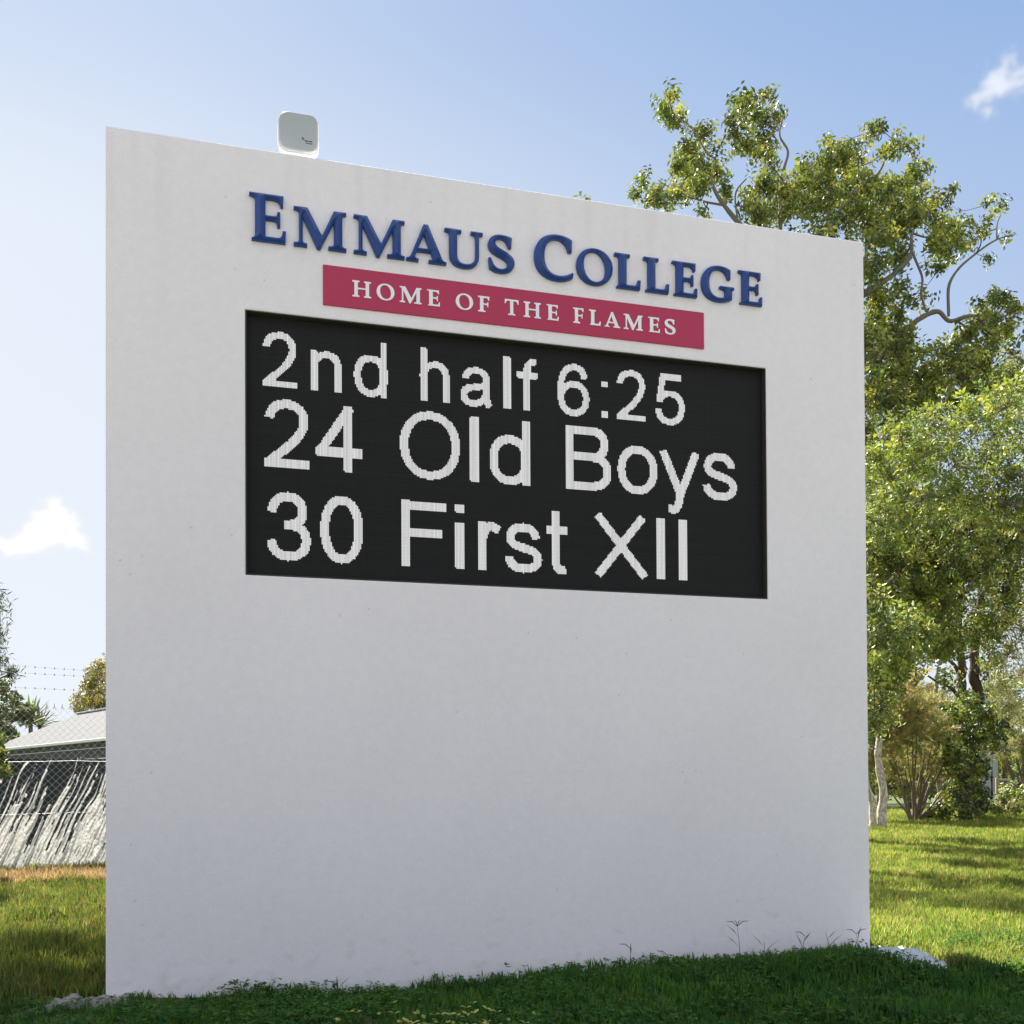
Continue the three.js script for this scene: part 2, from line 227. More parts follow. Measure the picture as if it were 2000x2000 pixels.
// Old-style capitals, drawn as outlines 100 units high
const GLYPH = {
  E: 'M0 100 L72 100 L71 77 L66 76 C65 86 60 90 48 90 L34 90 L34 55 L53 55 C57 55 59 57 59 65 L65 65 L65 33 L59 33 C59 42 57 46 50 46 L34 46 L34 10 L59 10 C67 10 69 14 70 26 L77 26 L76 0 L5 0 L5 4 C10 6 12 8 12 13 L12 86 C12 91 9 93 0 94 Z',
  M: 'M0 100 L34 100 L70 32 L100 100 L131 100 L131 93 C124 92 121 90 121 84 L121 16 C121 10 124 8 131 8 L131 0 L86 0 L86 8 C96 8 100 10 100 16 L100 70 L66 -2 L58 -2 L22 76 L22 16 C22 10 25 8 33 8 L33 0 L0 0 L0 8 C10 8 13 10 13 16 L13 84 C13 90 10 92 0 93 Z',
  A: 'M0 0 L0 7 C6 7 9 9 12 16 L44 101 L55 101 L91 14 C94 8 97 7 102 7 L102 0 L57 0 L57 7 C66 7 69 8 67 14 L62 27 L27.5 27 L23 15 C21 9 24 7 31 7 L31 0 Z|M30.5 36 L58.5 36 L45 74 Z',
  U: 'M0 100 L47 100 L47 92 C39 92 35 90 35 84 L35 34 C35 16 43 9 59 9 C77 9 87 18 87 36 L87 84 C87 90 83 92 74 92 L74 100 L108 100 L108 92 C101 92 97 90 97 84 L97 34 C97 10 82 -2 56 -2 C27 -2 13 10 13 34 L13 84 C13 90 8 92 0 92 Z',
  S: 'M63 97 L61 68 L54 68 C51 82 44 91 33 91 C24 91 18 86 18 79 C18 71 25 67 38 61 C58 52 70 44 70 28 C70 10 55 -2 33 -2 C20 -2 10 1 2 8 L0 36 L7 36 C10 20 19 8 33 8 C44 8 51 14 51 22 C51 31 43 36 30 41 C10 49 -1 57 -1 73 C-1 90 14 102 34 102 C45 102 55 100 63 97 Z',
  C: 'M87 94 L86 66 L78 66 C75 82 66 92 52 92 C34 92 23 76 23 50 C23 24 36 9 57 9 C69 9 79 13 88 20 L90 16 L88 7 C78 0 67 -3 54 -3 C20 -3 0 17 0 48 C0 82 22 103 54 103 C66 103 78 100 87 94 Z',
  O: 'M54 102 C84 102 108 81 108 50 C108 19 84 -2 54 -2 C24 -2 0 19 0 50 C0 81 24 102 54 102 Z|M48 92.5 C67 95 82 79 86 55 C89.500 29 80 10 60 7.500 C41 5 26 21 22 45 C18.500 71 28 90 48 92.500 Z',
  L: 'M0 100 L45 100 L45 92 C37 92 35 90 35 84 L35 11 L56 11 C64 11 67 15 69 28 L77 28 L75 0 L6 0 L6 5 C11 7 13 9 13 15 L13 84 C13 90 9 92 0 92 Z',
  G: 'M92 94 L91 66 L83 66 C80 82 70 92 56 92 C36 92 24 76 24 50 C24 24 36 9 56 9 C65 9 71 10 75 14 L75 28 C75 35 70 36 58 37 L58 44 L103 44 L103 37 C97 36 96 34 96 28 L96 7 C84 1 70 -3 55 -3 C20 -3 0 17 0 48 C0 82 23 103 56 103 C70 103 82 100 92 94 Z',
  H: 'M0 100 L43 100 L43 92 C35 92 33 90 33 84 L33 57 L80 57 L80 84 C80 90 78 92 70 92 L70 100 L113 100 L113 92 C104 92 101 90 101 84 L101 16 C101 10 104 8 113 8 L113 0 L70 0 L70 8 C78 8 80 10 80 16 L80 48 L33 48 L33 16 C33 10 35 8 43 8 L43 0 L0 0 L0 8 C9 8 12 10 12 16 L12 84 C12 90 9 92 0 92 Z',
  F: 'M0 100 L70 100 L69 76 L63 76 C61 86 58 90 46 90 L33 90 L33 55 L50 55 C55 55 57 58 57 64 L63 64 L63 34 L57 34 C57 42 55 46 49 46 L33 46 L33 16 C33 10 37 8 46 8 L46 0 L0 0 L0 8 C9 8 12 10 12 16 L12 84 C12 90 9 92 0 92 Z',
  T: 'M2 101 L91 101 L93 73 L86 73 C83 86 79 91 66 91 L57 91 L57 16 C57 10 60 8 70 8 L70 0 L23 0 L23 8 C33 8 36 10 36 16 L36 91 L27 91 C14 91 10 86 7 73 L0 73 Z',
};
function outline(ch) {
  return GLYPH[ch].split('|').map((s) => {
    const path = new THREE.Path();
    for (const [, op, rest] of s.matchAll(/([MLCZ])([^MLCZ]*)/g)) {
      const a = rest.trim().split(/\s+/).map(Number);
      if (op === 'M') path.moveTo(...a); else if (op === 'L') path.lineTo(...a); else if (op === 'C') path.bezierCurveTo(...a);
    }
    const pts = path.getPoints(10).filter((p, k, all) => !k || p.distanceTo(all[k - 1]) > 0.05);
    if (pts[0].distanceTo(pts.at(-1)) < 0.05) pts.pop();
    return pts;
  });
}
function placed(ch, x0, x1, y0, y1) {                                       // the contours, so that the cap height spans y0..y1 and the letter x0..x1
  const all = outline(ch), xs = all[0].map((p) => p.x), lo = Math.min(...xs), hi = Math.max(...xs);
  return all.map((c) => c.map((p) => new THREE.Vector2(x0 + (p.x - lo) / (hi - lo) * (x1 - x0), y0 + p.y / 100 * (y1 - y0))));
}
function slab(contours, depth, z) {
  const s = new THREE.Shape(contours[0]); for (const h of contours.slice(1)) s.holes.push(new THREE.Path(h));
  const g = new THREE.ExtrudeGeometry(s, { depth, bevelEnabled: false }); g.translate(0, 0, z); return g;
}
function prism(contours, z, slope, step = 0.0024) {                         // a roof over the outline: faces rise from every edge and meet in ridges
  const seg = []; for (const c of contours) c.forEach((p, k) => seg.push([p, c[(k + 1) % c.length]]));
  const xs = contours[0].map((p) => p.x), ys = contours[0].map((p) => p.y), x0 = Math.min(...xs) - step * 2, y0 = Math.min(...ys) - step * 2;
  const nx = Math.ceil((Math.max(...xs) - x0) / step) + 2, ny = Math.ceil((Math.max(...ys) - y0) / step) + 2, P = [], sd = [];
  for (let j = 0; j <= ny; j++) for (let i = 0; i <= nx; i++) {
    const x = x0 + i * step, y = y0 + j * step; let best = 1e9, bx = 0, by = 0, inside = false;
    for (const [a, b] of seg) {
      const dx = b.x - a.x, dy = b.y - a.y, t = Math.max(0, Math.min(1, ((x - a.x) * dx + (y - a.y) * dy) / (dx * dx + dy * dy))), qx = a.x + t * dx, qy = a.y + t * dy, d = (x - qx) ** 2 + (y - qy) ** 2;
      if (d < best) { best = d; bx = qx; by = qy; }
      if ((a.y > y) !== (b.y > y) && x < a.x + (y - a.y) / dy * dx) inside = !inside;
    }
    const d = Math.sqrt(best); sd.push(inside ? d : -d); P.push(inside && d > step * 0.3 ? [x, y, z + d * slope] : [bx, by, z]);
  }
  const out = [];
  for (let j = 0; j < ny; j++) for (let i = 0; i < nx; i++) {
    const q = [j * (nx + 1) + i, j * (nx + 1) + i + 1, (j + 1) * (nx + 1) + i + 1, (j + 1) * (nx + 1) + i];
    if (!q.some((k) => sd[k] > 0)) continue;
    const flip = Math.abs(sd[q[0]] + sd[q[2]]) < Math.abs(sd[q[1]] + sd[q[3]]), order = flip ? [1, 2, 3, 1, 3, 0] : [0, 1, 2, 0, 2, 3];
    for (let k = 0; k < 6; k += 3) { const t = [q[order[k]], q[order[k + 1]], q[order[k + 2]]]; if (t.some((n) => sd[n] > 0)) for (const n of t) out.push(...P[n]); }
  }
  const g = new THREE.BufferGeometry(); g.setAttribute('position', new THREE.Float32BufferAttribute(out, 3)); g.computeVertexNormals(); g.setAttribute('uv', new THREE.Float32BufferAttribute(new Float32Array(out.length / 3 * 2), 2)); return g;
}
const blue = mat([0.009, 0.05, 0.24], 0.38);
for (const [ch, x0, x1, top] of [['E', -1.263, -1.104, 3.537], ['M', -1.07, -0.837, 3.502], ['M', -0.803, -0.571, 3.502], ['A', -0.563, -0.376, 3.499], ['U', -0.383, -0.201, 3.499], ['S', -0.175, -0.047, 3.499],
  ['C', 0.051, 0.247, 3.535], ['O', 0.263, 0.448, 3.497], ['L', 0.459, 0.594, 3.495], ['L', 0.611, 0.745, 3.495], ['E', 0.763, 0.897, 3.495], ['G', 0.92, 1.099, 3.496], ['E', 1.124, 1.256, 3.494]]) {
  const c = placed(ch, x0, x1, 3.326, top);
  put('letter', mergeGeometries([slab(c, 0.018, -0.001), prism(c, 0.0171, 0.9)]), blue, sign);
}
const strip = put('red_strip', rbox(1.876, 0.182, 0.008, 0.0015, -0.0028, 3.1685, 0.0035), mat([0.45, 0.022, 0.083], 0.5), sign);
{
  const white = mat([0.86, 0.87, 0.9], 0.5);
  for (const [ch, x0, x1] of [['H', -0.81, -0.725], ['O', -0.7, -0.618], ['M', -0.594, -0.492], ['E', -0.466, -0.406], ['O', -0.331, -0.248], ['F', -0.224, -0.169], ['T', -0.095, -0.026], ['H', -0.002, 0.084], ['E', 0.112, 0.173],
    ['F', 0.246, 0.299], ['L', 0.327, 0.387], ['A', 0.407, 0.487], ['M', 0.506, 0.606], ['E', 0.634, 0.696], ['S', 0.722, 0.78]]) put('letter', slab(placed(ch, x0, x1, 3.1295, 3.2035), 0.003, 0.0074), white, strip);
}

// wireless antenna on top of the wall
{
  const a = base('antenna_panel', [-1.041, TOP, -0.1]); a.rotation.y = 0;
  tag(a, 'small square white antenna panel standing on top edge of sign wall', 'antenna');
  const plastic = mat([0.4, 0.425, 0.43], 0.45), back = mat([0.8, 0.79, 0.76], 0.5);
  const sq = (w, r) => { const s = new THREE.Shape(), h = w / 2; s.moveTo(-h + r, -h); s.lineTo(h - r, -h); s.quadraticCurveTo(h, -h, h, -h + r); s.lineTo(h, h - r); s.quadraticCurveTo(h, h, h - r, h); s.lineTo(-h + r, h); s.quadraticCurveTo(-h, h, -h, h - r); s.lineTo(-h, -h + r); s.quadraticCurveTo(-h, -h, -h + r, -h); return s; };
  const ex = (w, r, d, b, z) => { const g = new THREE.ExtrudeGeometry(sq(w - 2 * b, r), { depth: d - 2 * b, bevelEnabled: true, bevelSize: b, bevelThickness: b, bevelSegments: 3, curveSegments: 8 }); g.translate(0, 0.158, z + b); return g; };
  put('housing', ex(0.186, 0.042, 0.034, 0.006, -0.034), back, a);
  put('front_cover', ex(0.176, 0.04, 0.02, 0.008, -0.001), plastic, a);
  const marks = [box(0.008, 0.005, 0.001, 0.02, 0.126, 0.0195), box(0.006, 0.005, 0.001, 0.017, 0.131, 0.0195)];
  for (let k = 0; k < 9; k++) { if (k !== 4) marks.push(box(0.0035, 0.0055 - (k % 3) * 0.0008, 0.001, 0.029 + k * 0.0038, 0.119, 0.0195)); if (k > 0) marks.push(box(0.0026, 0.0035, 0.001, 0.029 + k * 0.0038, 0.109, 0.0195)); }
  put('logo_print', mergeGeometries(marks), mat([0.02, 0.02, 0.022], 0.6), a);
  put('mast', mergeGeometries([new THREE.CylinderGeometry(0.016, 0.016, 0.13, 14).translate(0, 0.063, -0.06), box(0.07, 0.05, 0.03, 0, 0.13, -0.045)]), mat([0.5, 0.5, 0.5], 0.4, { metalness: 0.7 }), a);
  put('foot_plate', rbox(0.1, 0.008, 0.09, 0.002, 0, 0.004, -0.06), mat([0.5, 0.5, 0.5], 0.4, { metalness: 0.7 }), a);
}

// concrete spilt at both feet of the wall
function spill(name, label, c, rx, rz, hgt, turn, seed, color) {
  const m = new Mesher(), n = 46, r = seeded(seed), ca = Math.cos(turn), sa = Math.sin(turn);
  for (let j = 0; j <= n; j++) for (let i = 0; i <= n; i++) {
    const u = i / n * 2 - 1, v = j / n * 2 - 1, edge = Math.hypot(u, v) + 0.32 * fbm2(u * 2 + seed, v * 2, 3), x = (u * rx * ca - v * rz * sa), z = (u * rx * sa + v * rz * ca);
    const lump = hgt * Math.max(-0.6, 1 - edge * edge * 1.25) * (1 + 0.5 * fbm2(u * 3 - seed, v * 3, 3)) + 0.022 * fbm2(u * 9, v * 9 + seed, 4);
    m.vert(V(x, groundY(c[0] + x, c[2] + z) + lump, z));
  }
  for (let j = 0; j < n; j++) for (let i = 0; i < n; i++) { const a = j * (n + 1) + i; m.tri(a, a + n + 1, a + 1); m.tri(a + 1, a + n + 1, a + n + 2); }
  const g = base(name, c); tag(g, label, 'concrete spill');
  put('spilt_concrete', m.geometry(), mat(color, 0.95), g);
  for (let k = 0; k < 9; k++) {
    const s = 0.012 + r() * 0.02, a = r() * 6.28, d = 0.5 + r() * 0.7, x = Math.cos(a) * rx * d, z = Math.sin(a) * rz * d, lumpG = new THREE.IcosahedronGeometry(s, 1), P = lumpG.attributes.position;
    for (let q = 0; q < P.count; q++) { const f = 1 + 0.35 * n3(P.getX(q) * 60 + k, P.getY(q) * 60, P.getZ(q) * 60); P.setXYZ(q, P.getX(q) * f, P.getY(q) * f * 0.7, P.getZ(q) * f); }
    lumpG.computeVertexNormals(); put('lump', lumpG, mat(color, 0.95), g, [x, groundY(c[0] + x, c[2] + z) + s * 0.5, z]);
  }
}
spill('concrete_spill', 'pale grey concrete spilt on grass beside right foot of sign wall', [1.85, 0, 0.28], 0.4, 0.21, 0.045, 1.88, 4, [0.6, 0.6, 0.62]);
spill('concrete_spill', 'pale brownish concrete spilt beside left foot of sign wall', [-1.95, 0, 0.07], 0.2, 0.09, 0.012, -0.15, 9, [0.3, 0.27, 0.23]);

// ---------------------------------------------------------------- foliage kit
const leafMat = (t = 0.38, rough = 0.95, coat = 0.35) => new THREE.MeshPhysicalMaterial({ vertexColors: true, roughness: rough, transmission: t, thickness: 0, clearcoat: coat, clearcoatRoughness: 0.38, side: THREE.DoubleSide });
function leafInto(m, at, dir, side, len, wid, col, fold = 0.18) {        // a folded oval leaf of four triangles
  const n = side.clone().cross(dir).normalize(), mid = at.clone().addScaledVector(dir, len * 0.45);
  const b = m.vert(at, col), l = m.vert(mid.clone().addScaledVector(side, wid / 2).addScaledVector(n, wid * fold), col), r = m.vert(mid.clone().addScaledVector(side, -wid / 2).addScaledVector(n, wid * fold), col);
  const c = m.vert(mid.clone().addScaledVector(n, -wid * fold * 0.5), col), t = m.vert(at.clone().addScaledVector(dir, len).addScaledVector(n, -len * 0.08), col);
  m.tri(b, c, l); m.tri(b, r, c); m.tri(c, t, l); m.tri(r, t, c);
}
const rv = (r) => V(r() * 2 - 1, r() * 2 - 1, r() * 2 - 1).normalize();
function sprig({ stem = 0.14, leaves = 9, len = 0.075, wid = 0.034, spread = 0.75, droop = 0.1, vary = 0.3, seed = 1 }) {     // a twig tip along +y
  const m = new Mesher(), r = seeded(seed);
  for (let k = 0; k < leaves; k++) {
    const t = (k + 0.5) / leaves, a = k * 2.4 + r(), out = V(Math.cos(a), 0, Math.sin(a)), s = 1 - vary + 2 * vary * r();
    const dir = out.clone().multiplyScalar(spread).add(V(0, 1 - spread - droop * 2, 0)).add(rv(r).multiplyScalar(0.3)).normalize(), side = dir.clone().cross(rv(r)).normalize(), c = 0.72 + 0.5 * r();
    leafInto(m, V(0, stem * t, 0).addScaledVector(out, 0.008), dir, side, len * s, wid * s, [c * (0.9 + 0.25 * r()), c, c * 0.9]);
  }
  return m.geometry();
}
function feather({ stem = 0.24, needles = 46, len = 0.06, wid = 0.0035, seed = 2, droop = 0 }) {
  const m = new Mesher(), r = seeded(seed);
  for (let k = 0; k < needles; k++) {
    const t = k / needles, a = k * 2.4, out = V(Math.cos(a), 0.75 - droop, Math.sin(a)).add(rv(r).multiplyScalar(0.35)).normalize(), at = V((r() - 0.5) * 0.02, stem * t, (r() - 0.5) * 0.02), side = out.clone().cross(rv(r)).normalize(), c = 0.65 + 0.6 * r(), l = len * (0.6 + 0.8 * r());
    const col = [c * (0.95 + 0.3 * r()), c, c], b0 = m.vert(at.clone().addScaledVector(side, wid / 2), col), b1 = m.vert(at.clone().addScaledVector(side, -wid / 2), col), tip = m.vert(at.clone().addScaledVector(out, l), col);
    m.tri(b0, b1, tip);
  }
  return m.geometry();
}
const SPRIGS = {
  broad: sprig({ len: 0.082, wid: 0.038, leaves: 9, stem: 0.13, seed: 3 }),
  bright: sprig({ len: 0.075, wid: 0.034, leaves: 10, stem: 0.13, seed: 7 }),
  weeping: sprig({ stem: 0.2, len: 0.12, wid: 0.016, leaves: 11, spread: 0.35, droop: 0.6, seed: 4 }),
  far: sprig({ stem: 0.2, len: 0.12, wid: 0.045, leaves: 10, seed: 5 }),
  shrub: sprig({ stem: 0.12, len: 0.085, wid: 0.045, leaves: 10, seed: 6 }),
  feather: feather({}),
  fine: feather({ stem: 0.3, needles: 70, len: 0.08, wid: 0.011, seed: 8 }),
  casuarina: sprig({ stem: 0.13, leaves: 11, len: 0.07, wid: 0.009, spread: 0.6, droop: 0.15, seed: 9 }),
};
const MATS = { broad: leafMat(0.32), feather: leafMat(0.45), dark: leafMat(0.35) };
function barkTexture(a, b, sx, sy) { return noiseTexture(128, 256, (u, v) => { const s = THREE.MathUtils.clamp(0.5 + 0.9 * ring(u * 1, v * 1, sx) + 0.4 * ring(v, u, sy), 0, 1); return a.map((x, k) => x + (b[k] - x) * s); }, true); }
const BARK = {
  grey: mat([0.2, 0.17, 0.145], 0.9), dark: mat([0.055, 0.04, 0.03], 0.95), pale: mat([0.5, 0.45, 0.4], 0.85), twig: mat([0.13, 0.1, 0.075], 0.9),
};
// A plant from its woody frame: trunk and limbs as drawn, then a twig from the frame to every leaf clump, then leaf sprigs on each twig's end.
function plant({ name, label, category = 'tree', group, base: bp, trunk, trunkR = [0.2, 0.1], limbs = [], stems = [], clumps, geo, leafMaterial = MATS.broad, colors, per = 8, size = 1, bark = BARK.grey, twigR = 0.011, seed = 1, up = 0.35, hang = 0, fill = 1, bend = 0.12, twigs = true, byArea = false }) {
  const r = seeded(seed * 7919 + 13), o = base(name, bp); tag(o, label, category, group);
  const B = V(...bp), local = (p) => V(...p).sub(B), nodes = [], wood = (pts, r0, r1, sides, part, material) => {
    const line = smoothLine(pts, Math.max(6, pts.length * 5)), m = new Mesher();
    line.forEach((p, k) => { if (k) p.add(V(n3(p.x * 2, p.y * 2, seed), 0, n3(p.z * 2, p.y * 2, seed + 5)).multiplyScalar(r0 * 0.25)); });
    const radii = line.map((p, k) => (r0 + (r1 - r0) * k / (line.length - 1)) * (1 + 0.12 * n3(p.x * 5, p.y * 5, p.z * 5)));
    m.tube(line, radii, sides); const g = m.geometry(), uv = []; for (let k = 0; k < g.attributes.position.count; k++) uv.push((k % sides) / sides, g.attributes.position.getY(k)); g.setAttribute('uv', new THREE.Float32BufferAttribute(uv, 2));
    put(part, g, material, o); line.forEach((p, k) => nodes.push({ p, r: radii[k] }));
  };
  if (trunk) wood(trunk.map(local), ...trunkR, 12, 'trunk', bark);
  for (const s of stems) wood(s.pts.map(local), s.r[0], s.r[1], 7, 'stem', s.bark ?? bark);
  for (const [pts, r0, r1] of limbs) wood(pts.map(local), r0, r1, 8, 'limb', bark);
  const m = new Mesher(), mats = [], cols = [], q = new THREE.Quaternion(), Y = V(0, 1, 0), C = clumps.map((c) => ({ p: local(c.slice(0, 3)), r: c[3] }));
  let open = C.slice();
  const near = (p) => { let best = null, bd = 1e9; for (const n of nodes) { const d = n.p.distanceTo(p) + Math.max(0, n.p.y - p.y) * 0.8; if (d < bd) { bd = d; best = n; } } return [best, bd]; };
  const sprigAt = (p, dir, s, shade) => {
    q.setFromUnitVectors(Y, dir.clone().normalize()).multiply(new THREE.Quaternion().setFromAxisAngle(Y, r() * 6.28));
    mats.push(new THREE.Matrix4().compose(p, q.clone(), V(s, s, s)));
    const a = colors[Math.floor(r() * colors.length)], k = shade * (0.8 + 0.4 * r()); cols.push(a[0] * k, a[1] * k, a[2] * k);
  };
  if (twigs) { const w = open.map((c) => ({ c, d: near(c.p)[1] })).sort((a, b) => a.d - b.d); open = w.map((x) => x.c); }
  for (const c of open) {
    let from = c.p.clone().add(V(0, -c.r, 0)), dirIn = V(0, 1, 0);
    if (twigs && nodes.length) {
      const [n, d] = near(c.p); from = n.p; dirIn = c.p.clone().sub(from);
      if (d > 0.05) {
        const mid = from.clone().lerp(c.p, 0.45).add(rv(r).multiplyScalar(d * bend)).add(V(0, -d * 0.06, 0)), line = smoothLine([from, mid, c.p], 5), r0 = Math.min(n.r * 0.8, twigR * (0.7 + d * 0.9));
        m.tube(line, line.map((p, k) => r0 + (0.006 * size - r0) * k / (line.length - 1)), 5);
        line.slice(1).forEach((p, k) => nodes.push({ p, r: r0 * (1 - 0.13 * k) }));
      }
    }
    const k = Math.max(3, Math.round(per * fill * (0.7 + 0.6 * r()) * (byArea ? Math.pow(c.r / 0.22, 1.8) : 1)));
    for (let s = 0; s < k; s++) {
      const out = rv(r).add(V(0, up, 0)).normalize(), reach = c.r * (0.2 + 1.25 * r() * (0.55 + 0.45 * r())), p = c.p.clone().addScaledVector(out, reach);
      if (twigs && s % 2 === 0) m.tube([c.p, c.p.clone().lerp(p, 0.6).add(rv(r).multiplyScalar(c.r * 0.1)), p], [0.005 * size, 0.004 * size, 0.003 * size], 3);
      const dir = out.add(rv(r).multiplyScalar(0.5)).add(V(0, -hang, 0)).normalize();
      sprigAt(p.addScaledVector(dir, -0.05 * size), dir, size * (0.75 + 0.5 * r()), 0.85 + 0.3 * n3(c.p.x, c.p.y, c.p.z));
    }
  }
  if (m.i.length) { const t = put('twigs', m.geometry(), bark === BARK.dark ? BARK.dark : BARK.twig, o); t.userData.kind = 'stuff'; }
  const im = new THREE.InstancedMesh(geo, leafMaterial, mats.length); im.name = 'crown'; im.userData.kind = 'stuff'; im.castShadow = im.receiveShadow = true;
  mats.forEach((x, k) => im.setMatrixAt(k, x)); im.instanceColor = new THREE.InstancedBufferAttribute(new Float32Array(cols), 3); o.add(im);
  return o;
}
const onGround = (p) => [p[0], 0, p[2]];
const GREEN = [[0.25, 0.3, 0.04], [0.2, 0.26, 0.036], [0.12, 0.18, 0.03], [0.075, 0.12, 0.025], [0.35, 0.36, 0.05], [0.3, 0.33, 0.05]];
const BRIGHT = [[0.33, 0.4, 0.05], [0.27, 0.36, 0.045], [0.19, 0.28, 0.035], [0.4, 0.43, 0.06], [0.11, 0.18, 0.03]];
const DARK = [[0.052, 0.091, 0.023], [0.072, 0.117, 0.026], [0.039, 0.072, 0.021], [0.091, 0.130, 0.026]];
const PALE = [[0.330, 0.330, 0.132], [0.264, 0.275, 0.088], [0.374, 0.341, 0.154], [0.220, 0.242, 0.077]];
const OLIVE = [[0.46, 0.43, 0.13], [0.4, 0.43, 0.11], [0.5, 0.41, 0.17], [0.32, 0.36, 0.1]];
const BROWNISH = [[0.42, 0.42, 0.1], [0.36, 0.42, 0.08], [0.44, 0.36, 0.14], [0.34, 0.43, 0.08]];
const YELLOW = [[0.288, 0.240, 0.036], [0.240, 0.228, 0.036], [0.336, 0.252, 0.048], [0.144, 0.156, 0.036]];

